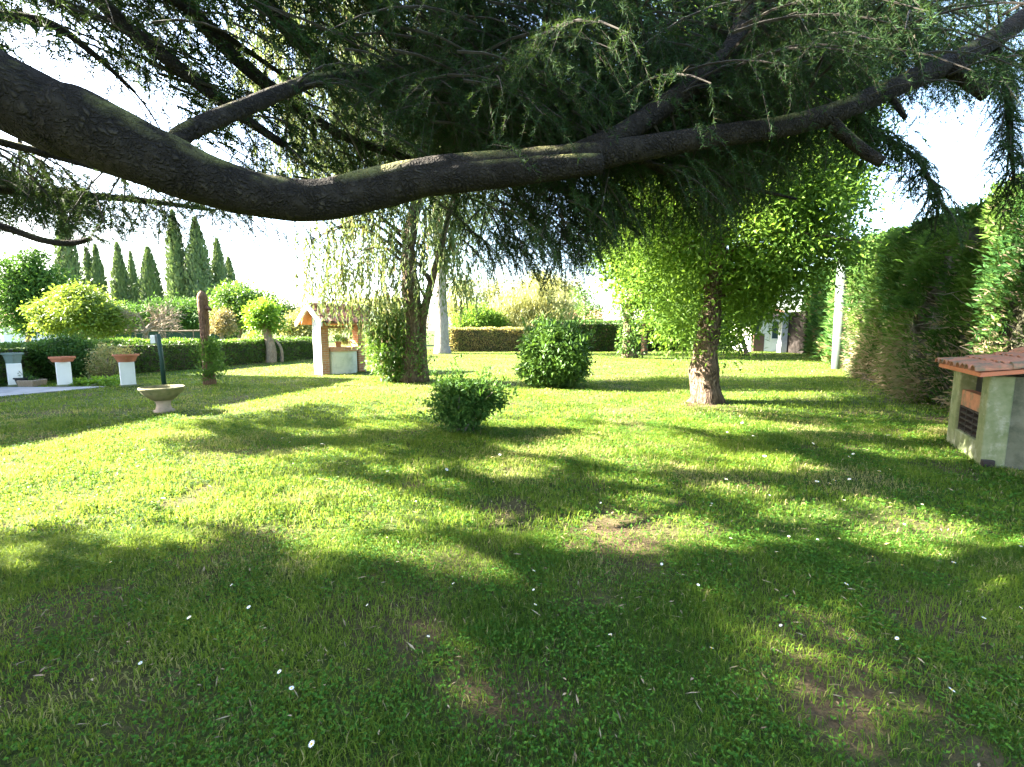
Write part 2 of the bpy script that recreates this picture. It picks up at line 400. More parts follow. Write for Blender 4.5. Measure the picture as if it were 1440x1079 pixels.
PATHG = np.array([G(a, b)[:2] for a, b in PATH])
def inpoly(x, y, poly):
    ins = np.zeros(np.shape(x), bool); j = len(poly) - 1
    for i in range(len(poly)):
        xi, yi, xj, yj = *poly[i], *poly[j]
        ins ^= ((yi > y) != (yj > y)) & (x < (xj - xi) * (y - yi) / (yj - yi + 1e-12) + xi)
        j = i
    return ins
def gz(x, y):
    return 0.045 * (fbm(x * 0.5, y * 0.5, 3) - 0.5) * np.clip(40 - np.hypot(x, y), 0, 10) / 10

mb = MB()
rr = np.concatenate([[0.0], 0.3 * (1500 / 0.3) ** (np.linspace(0, 1, 170))]); nth = 300
th = np.linspace(0, 2 * PI, nth, endpoint=False)
X, Y = rr[:, None] * np.cos(th), rr[:, None] * np.sin(th)
i, j = np.meshgrid(np.arange(len(rr) - 1), np.arange(nth), indexing='ij'); jn = (j + 1) % nth
Q = np.stack([i * nth + j, (i + 1) * nth + j, (i + 1) * nth + jn, i * nth + jn], -1).reshape(-1, 4)
mb.add(np.stack([X, Y, gz(X, Y)], -1).reshape(-1, 3), Q, k=bareness(X.ravel(), Y.ravel()))
tag(mb.build('ground', M['ground'], smooth=True), kind='structure')
mb = MB()
pz = np.c_[PATHG, gz(PATHG[:, 0], PATHG[:, 1]) + 0.03]
n = len(pz); lo = pz.copy(); lo[:, 2] -= 0.15
mb.add(np.vstack([pz, lo, pz.mean(0)]), [[i, n + i, n + (i + 1) % n, (i + 1) % n] for i in range(n)], [[i, (i + 1) % n, 2 * n] for i in range(n)])
tag(mb.build('paved_path', M['paving']), kind='structure')

# ------------------------------------------------------------------ grass
def wedge(n, y0, y1, marg=1.25):
    y = np.sqrt(rng.random(n) * (y1 ** 2 - y0 ** 2) + y0 ** 2)
    x = (rng.random(n) * 2 - 1) * (1.125 * y * marg + 1.9)
    return x, y
SHEDC = np.array([5.21, 4.92]); SHU = np.array([0.52, 0.854]); SHW = np.array([0.854, -0.52])
def blocked(x, y):
    b = inpoly(x, y, PATHG)
    q = np.stack([x, y], -1) - SHEDC
    a, c = q @ SHU, q @ SHW
    return b | ((a > 0) & (a < 1.3) & (c > 0) & (c < 1.4))
def blades(mb, n, y0, y1, L, W, clump=0.0):
    x, y = wedge(n, y0, y1)
    dens = 1 - bareness(x, y)
    keep = (rng.random(n) < 0.10 + 0.9 * dens) & ~blocked(x, y)
    x, y, dens = x[keep], y[keep], dens[keep]; n = len(x)
    lush = fbm(x * 2.2 + 40, y * 2.2, 3)
    Lb = L * (0.25 + 1.5 * lush ** 2 + 0.6 * rng.random(n) ** 2)
    az = rng.random(n) * 2 * PI; lean = 0.25 + 0.85 * rng.random(n)
    hd = np.stack([np.cos(az), np.sin(az), np.zeros(n)], -1); sd = np.stack([-np.sin(az), np.cos(az), np.zeros(n)], -1)
    P = np.stack([x, y, gz(x, y) - 0.004], -1)
    up = np.array([0, 0, 1.0]); Lc = Lb[:, None]; le = lean[:, None]
    mid = P + up * Lc * 0.55 + hd * Lc * 0.3 * le; tip = P + up * Lc * (1.0 - 0.42 * le) + hd * Lc * 0.95 * le
    ww = (W * (0.6 + 0.8 * rng.random(n)))[:, None] / 2
    V = np.stack([P - sd * ww, P + sd * ww, mid + sd * ww * 0.8, mid - sd * ww * 0.8, tip], 1).reshape(-1, 3)
    b = np.arange(n)[:, None] * 5
    v = np.clip(0.5 + 1.5 * (fbm(x * 1.4, y * 1.4 + 70, 4) - .5) + 0.8 * (rng.random(n) - 0.5), 0, 1)
    dry = fbm(x * 1.1 + 90, y * 1.1 + 3, 3)
    k = np.clip((rng.random(n) < 0.06 + 0.9 * np.clip(dry - 0.52, 0, 1) * 3) * (0.4 + 0.6 * rng.random(n)), 0, 1)
    mb.add(V, b + np.array([[0, 1, 2, 3]]), b + np.array([[3, 2, 4]]), v=np.repeat(v, 5), k=np.repeat(k, 5))
mb = MB()
blades(mb, 300000, 0.5, 3.2, 0.052, 0.0038)
blades(mb, 240000, 3.2, 7.5, 0.064, 0.0072)
blades(mb, 150000, 7.5, 15, 0.060, 0.015)
blades(mb, 150000, 15, 36, 0.055, 0.034)
tag(mb.build('lawn_grass', M['grass']), 'green and yellowing rough grass covering the whole lawn', 'grass', kind='stuff')
mb = MB()
def clover(n, y0, y1, s):
    x, y = wedge(n, y0, y1)
    pat = fbm(x * 3.1 + 11, y * 3.1 + 23, 3)
    keep = (pat > 0.36 + 0.26 * rng.random(n)) & (rng.random(n) < 1.15 - bareness(x, y)) & ~blocked(x, y)
    x, y = x[keep], y[keep]; n = len(x)
    P = np.stack([x, y, gz(x, y) + 0.008 + 0.03 * rng.random(n)], -1)
    for q in range(2):
        D = rdir(n); D[:, 2] = 0.25 + 0.3 * rng.random(n)
        N = rdir(n) * 0.6 + np.array([0, 0, 1.0])
        leaves(mb, P, D, N, s * (0.6 + 0.8 * rng.random(n)), s * 0.75, 0.1, 0.15)
clover(85000, 0.5, 3.2, 0.0145)
clover(52000, 3.2, 8, 0.026)
tag(mb.build('clover_patches', M['clover']), 'low broad leaved clover growing in patches through the grass', 'clover', kind='stuff')
mb = MB()
x, y = wedge(7000, 0.5, 7); kp = ~blocked(x, y); x, y = x[kp], y[kp]; n = len(x)
D = rdir(n); D[:, 2] *= 0.25
leaves(mb, np.stack([x, y, gz(x, y) + 0.012 + .02 * rng.random(n)], -1), D, rdir(n) * .4 + np.array([0, 0, 1.]), 0.02 + 0.05 * rng.random(n) ** 2, 0.003 + 0.009 * rng.random(n) ** 2, 0.2)
tag(mb.build('dry_litter', M['litter']), 'pale dry stalks and needles scattered between the grass blades', 'litter', kind='stuff')

#MORE
# ------------------------------------------------------------------ plants: builders
UP = np.array([0, 0, 1.0])
def blob3(b, Y):
    px, py, rx, ry = b[:4]; dy = b[4] if len(b) > 4 else 0.0
    c = At(px, py, Y + dy); a = (Y + dy) / F
    return c, np.array([rx * a, (rx + ry) * 0.5 * a, ry * a])
def clusters(blobs, n, shell=0.55, seed=1):
    """cluster centres spread through a set of ellipsoids, biased to their skins"""
    r = np.random.default_rng(seed)
    vol = np.array([np.prod(q[1]) ** 0.8 for q in blobs]); cnt = np.maximum(2, (vol / vol.sum() * n).astype(int))
    out = []
    for (c, s), m in zip(blobs, cnt):
        u = unit(r.normal(size=(m, 3))); rad = shell + (1 - shell) * r.random(m) ** 0.7
        rad = rad * (0.88 + 0.28 * n3(u * 2.2 + c, 1.0, 3))
        out.append(c + u * rad[:, None] * s)
    return np.vstack(out)
def foliage(mb, cen, per, cr, L, W, mode='free', cv=None, dead=None, sag=0.0, seed=2):
    r = np.random.default_rng(seed); m = len(cen)
    cr = np.broadcast_to(cr, (m,)) * (0.7 + 0.6 * r.random(m))
    cnt = (per * (0.6 + 0.8 * r.random(m))).astype(int)
    idx = np.repeat(np.arange(m), cnt); n = len(idx)
    off = r.normal(size=(n, 3)) * 0.5 * np.array([1, 1, 0.75])
    P = cen[idx] + off * cr[idx][:, None]
    if mode == 'droop': D = unit(off) * 0.5 + r.normal(size=(n, 3)) * 0.35 - UP * 1.0
    elif mode == 'up': D = unit(off) * 0.6 + r.normal(size=(n, 3)) * 0.35 + UP * 0.9
    else: D = unit(off) * 0.6 + r.normal(size=(n, 3)) * 0.5 - UP * 0.15
    N = r.normal(size=(n, 3)) * 0.55 + UP
    base = r.random(m) if cv is None else cv
    v = np.clip(base[idx] * 0.6 + 0.4 * r.random(n), 0, 1)
    k = 0.0 if dead is None else (r.random(n) < dead) * 0.9
    P[:, 2] = np.maximum(P[:, 2], 0.03)
    leaves(mb, P, D, N, L * (0.6 + 0.8 * r.random(n)), W * (0.6 + 0.8 * r.random(n)), 0.15, sag, v, k)
def branches(mb, trunk, trad, cen, n, r0, r1, seed=3, droop=0.15, lo=0.35):
    """limbs leave the trunk line and reach into the crown"""
    r = np.random.default_rng(seed); trunk = np.asarray(trunk, float)
    t = np.linspace(0, len(trunk) - 1, 60); i = np.clip(t.astype(int), 0, len(trunk) - 2)
    dense = trunk[i] + (trunk[i + 1] - trunk[i]) * (t - i)[:, None]
    sel = cen[r.choice(len(cen), min(n, len(cen)), replace=False)]
    for e in sel:
        d = np.linalg.norm(dense - e, axis=1) + np.maximum(0, dense[:, 2] - e[2] + 0.1) * 2
        d[:int(60 * lo)] += 5
        b = dense[np.argmin(d)]
        m1 = b + (e - b) * 0.4 + UP * droop * np.linalg.norm(e - b) + r.normal(size=3) * 0.08
        tube(mb, [b, m1, b + (e - b) * 0.75 + UP * droop * 0.6 * np.linalg.norm(e - b) + r.normal(size=3) * .06, e], [r0, r0 * 0.7, r1 * 1.6, r1], 6, 0.15, cap=False, sub=2)
def tree(name, label, cat, base, trunk, trad, blobs, ncl, per, cr, L, W, leaf, bark, Y=None, mode='free', nbr=14, group=None, shell=0.5, seed=1, dead=None, rough=0.18, flare=True, sides=14, stems=(), cv=None, br=None):
    root = empty(name, base, label, cat, group)
    mb = MB(); pts = [np.asarray(q, float) for q in trunk]
    tube(mb, pts, trad, sides, rough, rf=3.5, sub=4)
    for sp, sr in stems: tube(mb, sp, sr, sides, rough, rf=3.5, sub=4)
    cen = clusters([blob3(b, Y) for b in blobs], ncl, shell, seed) if blobs else None
    if name == 'box_elder':
        qx, qy, _ = proj(cen); tx = np.interp(qy, [250, 285, 340, 395, 430, 480, 520], [1040, 1032, 1012, 1004, 1002, 994, 990]); cen = cen[~((qy > 372) & (qy < 500) & (np.abs(qx - tx) < 24) & (cen[:, 1] < Y + .1))]
    if name == 'box_elder': cen = cen[~(lit(cen, .56)[0] & (np.random.default_rng(3).random(len(cen)) < .4))]
    if cen is not None and nbr: branches(mb, pts, trad, cen, nbr, br or trad[-1] * 0.55, 0.012, seed)
    mb.build('trunk', M[bark], root, base, True)
    if cen is not None:
        mb = MB(); foliage(mb, cen, per, cr, L, W, mode, cv, dead, seed=seed + 5)
        mb.build('crown', M[leaf], root, base)
    return root
def bush(name, label, cat, base, blobs, ncl, per, cr, L, W, leaf, Y, core=0.6, mode='free', group=None, seed=1, dead=None, shell=0.6, cv=None, nst=9):
    root = empty(name, base, label, cat, group)
    B3 = [blob3(b, Y) for b in blobs]
    cen = clusters(B3, ncl, shell, seed)
    mb = MB(); r = np.random.default_rng(seed)
    for e in cen[r.choice(len(cen), min(nst * 2, len(cen)), replace=False)]:
        b = np.array([base[0], base[1], 0]) + r.normal(size=3) * np.array([.1, .1, 0])
        tube(mb, [b, b + (e - b) * .5 + UP * .1 * e[2], e], [.016, .011, .005], 5, cap=False, sub=2)
    mb.build('stem', M['twig'], root, base)
    mb = MB(); foliage(mb, cen, per, cr, L, W, mode, cv, dead, seed=seed + 5)
    bc = cen.mean(0); sh = cen[r.choice(len(cen), len(cen) // 7, replace=False)]; o_ = unit(sh - bc) + UP * .5
    for q in range(5): foliage(mb, sh + o_ * cr * (.45 + .35 * q) + r.normal(size=sh.shape) * cr * .12, max(3, per // 9), cr * .35, L, W, 'up', None, dead, seed=seed + 20 + q)
    mb.build('foliage', M[leaf], root, base)
    return root

# ------------------------------------------------------------------ the house whose shadow lies on the left lawn
EL = 13.5
A0, B0 = G(0, 634)[:2] - SUN_D * EL, G(514, 533)[:2] - SUN_D * EL
hu = unit(B0 - A0); hn = np.array([hu[1], -hu[0]]); HH = EL * math.tan(SUN_EL)
hrz = math.atan2(hu[1], hu[0]); OV = 0.35
hc = B0 - hu * OV - hn * OV                        # wall corner below the eave corner
root = empty('house', (hc[0], hc[1], 0), 'tall cream two storey house at the left edge of the lawn', 'house', rz=hrz)
HL, HD = 15.0, 9.0
mb = MB(); box(mb, (-HL / 2, HD / 2, (HH - .2) / 2), (HL, HD, HH - .2)); mb.build('wall', M['cream'], root)
mb = MB()
V = [[OV, -OV, HH - .2], [OV, HD + OV, HH - .2], [-HL - OV, HD + OV, HH - .2], [-HL - OV, -OV, HH - .2], [OV, -OV, HH], [OV, HD + OV, HH], [-HL - OV, HD + OV, HH], [-HL - OV, -OV, HH], [-4.5, HD / 2, HH + 1.4], [-HL + 4.5, HD / 2, HH + 1.4]]
mb.add(V, [[0, 1, 2, 3][::-1], [0, 1, 5, 4], [1, 2, 6, 5], [2, 3, 7, 6], [3, 0, 4, 7], [6, 7, 9][:0] or [7, 4, 8, 9], [5, 6, 9, 8]], [[4, 5, 8], [6, 7, 9]])
mb.build('roof', M['tile'], root)
for k in range(4):
    for z in (1.9, 5.3):
        f = MB(); X0 = -1.8 - 3.6 * k
        for q in ((-.55, 0, .1, 1.5), (.55, 0, .1, 1.5), (0, .8, 1.2, .1), (0, -.8, 1.2, .1)): box(f, (X0 + q[0], -.04, z + q[1]), (q[2], .1, q[3]))
        fo = f.build('window', M['white'], root); g = MB(); box(g, (X0, -.015, z), (1.0, .03, 1.5)); g.build('pane', M['glass'], fo)

# ------------------------------------------------------------------ tall hedges on the right
def wall_hedge(name, label, path, top, depth, dens, leaf, deadf, seed, L=0.16, W=0.05, group=None):
    path = np.asarray(path, float); r = np.random.default_rng(seed)
    seg = np.linalg.norm(np.diff(path, axis=0), axis=1); cum = np.concatenate([[0], np.cumsum(seg)]); LT = cum[-1]
    def along(s):
        x = np.interp(s, cum, path[:, 0]); y = np.interp(s, cum, path[:, 1]); e = 0.05
        tx = np.interp(np.minimum(s + e, LT), cum, path[:, 0]) - np.interp(np.maximum(s - e, 0), cum, path[:, 0]); ty = np.interp(np.minimum(s + e, LT), cum, path[:, 1]) - np.interp(np.maximum(s - e, 0), cum, path[:, 1])
        t = unit(np.stack([tx, ty], -1)); return np.stack([x, y], -1), t, np.stack([t[:, 1], -t[:, 0]], -1)
    hf = lambda s: np.interp(s, np.linspace(0, LT, len(top)), top)
    root = empty(name, (path[0, 0], path[0, 1], 0), label, 'hedge', group); org = (path[0, 0], path[0, 1], 0)
    def bulge(s, z): return 0.36 * n3(np.stack([s * 1.9, z * 0.5, s * 0 + seed], -1), 1.0, seed) + 0.24 * n3(np.stack([s * 3, z * 2.5, s * 0], -1), 1.0, seed + 3)
    # twiggy inside
    ns, nz = int(LT / 0.35) + 2, 12
    s, q = np.meshgrid(np.linspace(0, LT, ns), np.linspace(0, 1, nz), indexing='ij'); s = s.ravel(); q = q.ravel()
    p, t, nn = along(s); H = hf(s); mb = MB()
    ring = []
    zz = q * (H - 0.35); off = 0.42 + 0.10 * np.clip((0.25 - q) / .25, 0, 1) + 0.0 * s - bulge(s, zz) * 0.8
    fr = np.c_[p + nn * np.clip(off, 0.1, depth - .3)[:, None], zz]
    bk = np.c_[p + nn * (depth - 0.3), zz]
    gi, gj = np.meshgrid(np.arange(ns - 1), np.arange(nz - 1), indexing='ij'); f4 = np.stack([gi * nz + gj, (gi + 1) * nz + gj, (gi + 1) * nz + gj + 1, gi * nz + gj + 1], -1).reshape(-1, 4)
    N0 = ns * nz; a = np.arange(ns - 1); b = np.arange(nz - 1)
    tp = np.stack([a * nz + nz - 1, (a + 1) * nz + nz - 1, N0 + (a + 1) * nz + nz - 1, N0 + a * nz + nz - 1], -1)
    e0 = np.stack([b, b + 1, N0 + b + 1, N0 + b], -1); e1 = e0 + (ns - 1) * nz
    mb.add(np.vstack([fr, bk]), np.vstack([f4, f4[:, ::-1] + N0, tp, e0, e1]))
    inner = mb
    # leafy skin
    n = int(LT * np.mean(top) * dens); nt_ = int(LT * depth * dens * 0.7); ne = int(depth * np.mean(top) * dens)
    s = np.concatenate([r.random(n) * LT, r.random(nt_) * LT, np.zeros(ne), np.full(ne, LT), r.random(n // 3) * LT]); H = hf(s)
    q = np.concatenate([r.random(n), np.ones(nt_), r.random(2 * ne), r.random(n // 3)])
    o = np.concatenate([np.zeros(n), r.random(nt_) * depth, r.random(2 * ne) * depth, np.full(n // 3, depth)])
    top_j = 0.25 * n3(np.stack([s * 1.8, o * 2, s * 0], -1), 1.0, seed + 7)
    z = np.where(q == 1, H + top_j - 0.12, q * (H + top_j))
    p, t, nn = along(s); depthj = np.where(o == 0, -bulge(s, z) + 0.10, 0.0) + r.normal(size=len(s)) * 0.07
    endj = np.where(s == 0, -1.0, np.where(s == LT, 1.0, 0.0)) * (0.05 + .1 * r.random(len(s)))
    # the edge between face and top is rounded off
    edge = np.clip((z / H - 0.86) / 0.14, 0, 1); depthj = depthj + np.where(o == 0, 0.25 * edge ** 2, 0)
    P = np.c_[p + nn * (o + depthj)[:, None] + t * endj[:, None], z]
    outw = np.where((o == 0)[:, None], np.c_[-nn, 0 * s], np.c_[nn * (o == depth)[:, None], (q == 1) * 1.0]) + np.c_[t * endj[:, None] * 5, 0 * s]
    clump = fbm(s * 1.6 + seed, z * 1.3, 3); hole = fbm(s * 2.4 + 50 + seed, z * 1.9 + 20, 3)
    dead = np.clip(deadf(s / LT, z, clump, P) + (r.random(len(s)) - .5) * 0.3, 0, 1)
    keep = (r.random(len(s)) < np.clip(4.5 * (hole - 0.30), 0.06, 1)) & (P[:, 2] > 0.02)
    P, outw, clump, dead, t = P[keep], outw[keep], clump[keep], dead[keep], t[keep]; m = len(P)
    mb = MB()
    D0 = outw * (0.5 + .4 * r.random(m)[:, None]) + UP * (0.6 - 0.5 * (dead[:, None] > .5)) + r.normal(size=(m, 3)) * 0.35
    for q in range(5):                                             # each spray is a small fan
        D = D0 + r.normal(size=(m, 3)) * 0.28
        N = np.cross(UP, D) + r.normal(size=(m, 3)) * 0.5
        sz = np.clip(np.hypot(P[:, 0], P[:, 1]) / 11, .5, 1.25); leaves(mb, P + unit(D0) * L * .28 * q * sz[:, None] + r.normal(size=(m, 3)) * 0.012, D, N, sz * L * (0.5 + 0.9 * r.random(m)), W * (0.5 + 0.8 * r.random(m)), 0.1, 0.05, np.clip(clump * 2.4 - .8 + (r.random(m) - .5) * .5, 0, 1), (r.random(m) < dead) * (0.6 + .4 * r.random(m)))
    mb.build('foliage', M[leaf], root, org)
    # bare dry twigs low on the face
    mb = inner; nn_ = int(LT * 14); s = r.random(nn_) * LT; p, t, nn = along(s); z = r.random(nn_) ** 1.6 * hf(s) * 0.7
    for a in range(nn_):
        P0 = np.r_[p[a] + nn[a] * 0.35, z[a]]; D = unit(np.r_[-nn[a], 0.3] + r.normal(size=3) * 0.5)
        P1 = P0 + D * (.3 + .35 * r.random()); P2 = P1 + unit(D + r.normal(size=3) * .5) * .25
        tube(mb, [P0, P1, P2], [.008, .006, .003], 4, cap=False, m=1)
    inner.build('inner_twigs', [M['core'], M['twig']], root, org)
    return root
def dead_near(u, z, c, P):
    px, py, ok = proj(P)
    a = np.exp(-((z - 0.5) / 0.9) ** 2) * 0.75                                  # dry at the foot
    b = np.exp(-(((u - 0.16) / 0.10) ** 2 + ((z - 1.9) / 1.0) ** 2)) * 1.0
    b2 = np.exp(-(((u - 0.33) / 0.05) ** 2 + ((z - 0.9) / 0.8) ** 2)) * 0.6
    d = np.exp(-(((u - 0.97) / 0.10) ** 2 + ((z - 1.6) / 1.2) ** 2)) * 0.85
    return np.clip((np.maximum.reduce([a, b, b2, d])) * (0.75 + 1.8 * (c - 0.4)), 0, 1)
PB = G(1178, 519)
wall_hedge('tall_hedge', 'tall sunlit cypress hedge with dry brown patches running behind the tiled shed', [(7.1, 2.0), (7.25, 5.0), (7.75, 7.2), (8.5, 9.5), (10.3, 13), (12.75, 17.3)], [3.7, 3.7, 3.75, 3.85, 4.2, 4.75], 1.7, 620, 'cypress_leaf', dead_near, 21, L=.11, W=.027)
wall_hedge('dark_tall_hedge', 'dark shaded cypress hedge beyond the concrete pole', [(13.6, 18.6), (16, 23), (19.0, 29.5)], [4.3, 4.6, 5.1], 1.6, 110, 'dark_leaf', lambda u, z, c, P: 0.15 * (z < .8) + 0 * u, 22, 0.22, 0.08)

# utility pole
root = empty('utility_pole', PB, 'pale round concrete pole standing at the gap in the tall hedge', 'pole')
tp = At(1188, 318, PB[1]); top = PB + (tp - PB) * 1.32
mb = MB(); tube(mb, [PB - UP * .1, PB + (top - PB) * .33, PB + (top - PB) * .66, top], [.215, .20, .18, .16], 24); mb.build('shaft', M['pole'], root, PB, True)
mb = MB(); cpt = PB + (top - PB) * 0.57; tube(mb, [cpt - UP * .04, cpt + UP * .04], [.20, .20], 20); mb.build('strap', M['metal'], root, PB)
mb = MB(); tube(mb, [top - UP * .02, top + UP * .03], [.17, .12], 20); mb.build('cap', M['metal'], root, PB)

# white lodge, white post and brown wall at the far end of the right hedge
Yl = 32.0
def lodge():
    g = G(1080, 494.5); base = (g[0], Yl, 0)
    root = empty('garden_lodge', base, 'small white garden lodge with a bronze panel seen past the right tree', 'lodge')
    mb = MB(); box(mb, (0, 1.5, 1.15), (2.6, 3.0, 2.3)); bevel(mb.build('wall', M['white'], root))
    mb = MB(); mb.add([[-1.5, -.2, 2.3], [1.5, -.2, 2.3], [1.5, 3.2, 2.3], [-1.5, 3.2, 2.3], [-1.5, 1.5, 3.0], [1.5, 1.5, 3.0]], [[0, 1, 2, 3][::-1], [0, 1, 5, 4], [2, 3, 4, 5]], [[0, 4, 3], [1, 2, 5]]); mb.build('roof', M['tile'], root)
    mb = MB()
    for q in ((-.36, 0, .06, 1.3), (.36, 0, .06, 1.3), (0, .62, .66, .06), (0, -.62, .66, .06)): box(mb, (.45 + q[0], -.03, 1.5 + q[1]), (q[2], .08, q[3]))
    f = mb.build('window', M['white'], root); mb = MB(); box(mb, (.45, -.012, 1.5), (.66, .02, 1.18)); mb.build('pane', M['glass'], f)
    mb = MB(); box(mb, (-.75, -.03, .62), (.75, .06, 1.2)); bevel(mb.build('panel', M['bronze'], root), .01)
    mb = MB(); box(mb, (-.95, -.02, 1.75), (.45, .05, .9)); bevel(mb.build('door_light', M['glass'], root), .005)
lodge()
g = G(1099, 496)
root = empty('white_post', g, 'slim white painted gate post between the lodge and the brown wall', 'post')
mb = MB(); box(mb, (0, 0, 1.25), (.42, .42, 2.5)); bevel(mb.build('shaft', M['blue_post'], root), .02)
mb = MB(); box(mb, (0, 0, 2.58), (.55, .55, .15)); bevel(mb.build('cap', M['white'], root), .02)
a, b = G(1105, 496), G(1130, 498)
root = empty('brown_wall', (a + b) / 2, 'brown brick wall with shade put into its dark colour between the white post and the dark hedge', 'wall', rz=math.atan2(b[1] - a[1], b[0] - a[0]))
mb = MB(); Lw = np.linalg.norm(b - a); box(mb, (0, .12, 1.3), (Lw, .24, 2.6)); mb.build('brickwork', M['dark_shaded_brick'], root)
mb = MB(); box(mb, (0, .12, 2.64), (Lw + .05, .34, .08)); mb.build('coping', M['oldwall'], root)

# ------------------------------------------------------------------ little tiled shed by the hedge (right edge)
def shed():
    rz = math.atan2(SHU[1], SHU[0]) - PI / 2                      # local +y runs along the open face, +x along the plain face
    root = empty('tiled_shed', (SHC := (SHEDC[0], SHEDC[1], 0)), 'low mossy cement shed with terracotta roof tiles against the tall hedge', 'shed', rz=rz)
    Wd, Dp, Hh = 1.29, 1.35, 1.0
    mb = MB(); t = .12
    box(mb, (Dp / 2 + .005, t / 2 + .012, Hh / 2), (Dp - .01, t - .01, Hh))                       # camera side
    box(mb, (Dp / 2, Wd - t / 2, Hh / 2), (Dp - .02, t, Hh)); box(mb, (Dp - t / 2, Wd / 2, Hh / 2), (t, Wd - 2 * t, Hh))
    mb.build('wall', M['oldwall'], root)
    mb = MB(); box(mb, (.09, .11, Hh / 2), (.20, .22, Hh + .01)); bevel(mb.build('post', M['mossy'], root), .015)
    mb = MB(); box(mb, (.09, Wd - .14, Hh / 2), (.20, .28, Hh + .01)); bevel(mb.build('post', M['mossy'], root), .015)
    mb = MB(); box(mb, (.085, (.22 + Wd - .28) / 2, .12), (.18, Wd - .50, .24)); bevel(mb.build('sill', M['mossy'], root), .015)
    y0, y1 = .225, Wd - .285; yc = (y0 + y1) / 2
    mb = MB(); box(mb, (.075, yc, .65), (.10, y1 - y0, .20)); bevel(mb.build('hollow_block', M['tile'], root), .006)
    mb = MB(); nb = 5
    for q in range(4): box(mb, (.06, y0 + .015 + (y1 - y0 - .03) * q / 3, .395), (.08, .022, .31))
    for q in range(5): box(mb, (.06, yc, .255 + .28 * q / 4), (.074, y1 - y0, .018))
    mb.build('lattice', M['dark_shaded_brick'], root)
    mb = MB(); box(mb, (.16, yc, .5), (.02, y1 - y0 + .05, 1.0)); mb.build('interior_shade_sheet', M['black'], root)  # black sheet behind the lattice: shade of the interior put in as colour
    mb = MB(); box(mb, (.05, -.012, .04), (.11, .05, .08), .25); bevel(mb.build('loose_brick', M['dark_shaded_brick'], root), .01)
    # roof: a thin deck, then rows of half-round tiles down both slopes from a ridge along y
    rx, rise, ov = .68, .13, .13
    mb = MB()
    V = [[-ov, -.16, Hh], [rx, -.16, Hh + rise], [Dp + ov, -.16, Hh], [-ov, Wd + .16, Hh], [rx, Wd + .16, Hh + rise], [Dp + ov, Wd + .16, Hh]]
    V = np.array(V); V2 = V + np.array([0, 0, .045])
    mb.add(np.vstack([V, V2]), [[0, 3, 4, 1], [1, 4, 5, 2], [6, 7, 10, 9], [7, 8, 11, 10], [0, 1, 7, 6], [1, 2, 8, 7], [4, 3, 9, 10], [5, 4, 10, 11], [3, 0, 6, 9], [2, 5, 11, 8]])
    mb.build('roof_deck', M['terracotta'], root)
    mb = MB()
    for side in (0, 1):
        for q in range(9):
            y = -.10 + q * (Wd + .20) / 8
            for e in range(3):
                x0, x1 = (-ov - .03, rx) if side == 0 else (Dp + ov + .03, rx)
                f0, f1 = e / 3 - .02, (e + 1) / 3 + .05
                X0, X1 = x0 + (x1 - x0) * f0, x0 + (x1 - x0) * f1
                z0, z1 = Hh + .05 + rise * f0 + .012, Hh + .05 + rise * f1
                jx = random.uniform(-.012, .012); th = np.linspace(0, PI, 8); r0, r1 = .088, .074
                for rr0, rr1, flip in ((r0, r1, 0), (r0 - .014, r1 - .014, 1)):
                    pass
                Vo = [[X0 + jx, y + r0 * math.cos(a), z0 + r0 * .75 * math.sin(a)] for a in th] + [[X1 + jx, y + r1 * math.cos(a), z1 + r1 * .75 * math.sin(a)] for a in th]
                Vi = [[X0 + jx, y + (r0 - .015) * math.cos(a), z0 + (r0 - .015) * .75 * math.sin(a)] for a in th] + [[X1 + jx, y + (r1 - .015) * math.cos(a), z1 + (r1 - .015) * .75 * math.sin(a)] for a in th]
                n = 8; Q = []
                for a in range(n - 1):
                    Q += [[a, a + 1, n + a + 1, n + a], [2 * n + a + 1, 2 * n + a, 3 * n + a, 3 * n + a + 1], [a, a + 1, 2 * n + a + 1, 2 * n + a], [n + a, n + a + 1, 3 * n + a + 1, 3 * n + a]]
                mb.add(Vo + Vi, Q, v=random.random())
    mb.build('roof_tiles', M['tile'], root, smooth=False)
    mb = MB(); th = np.linspace(0, PI, 10)
    for e in range(4):
        y0 = -.24 + e * .46; y1 = y0 + .5; r0, r1 = .135, .11; n = 10
        V = []
        for (y, r, dz) in ((y0, r0, .015), (y1, r1, 0), (y0, r0 - .018, .015), (y1, r1 - .018, 0)): V += [[rx + r * math.cos(a), y, Hh + rise + .05 + dz + r * .85 * math.sin(a)] for a in th]
        Q = []
        for a in range(n - 1): Q += [[a, a + 1, n + a + 1, n + a], [2 * n + a + 1, 2 * n + a, 3 * n + a, 3 * n + a + 1], [a, a + 1, 2 * n + a + 1, 2 * n + a], [n + a, n + a + 1, 3 * n + a + 1, 3 * n + a]]
        mb.add(V, Q)
    mb.build('ridge_tiles', M['tile'], root, smooth=False)
shed()

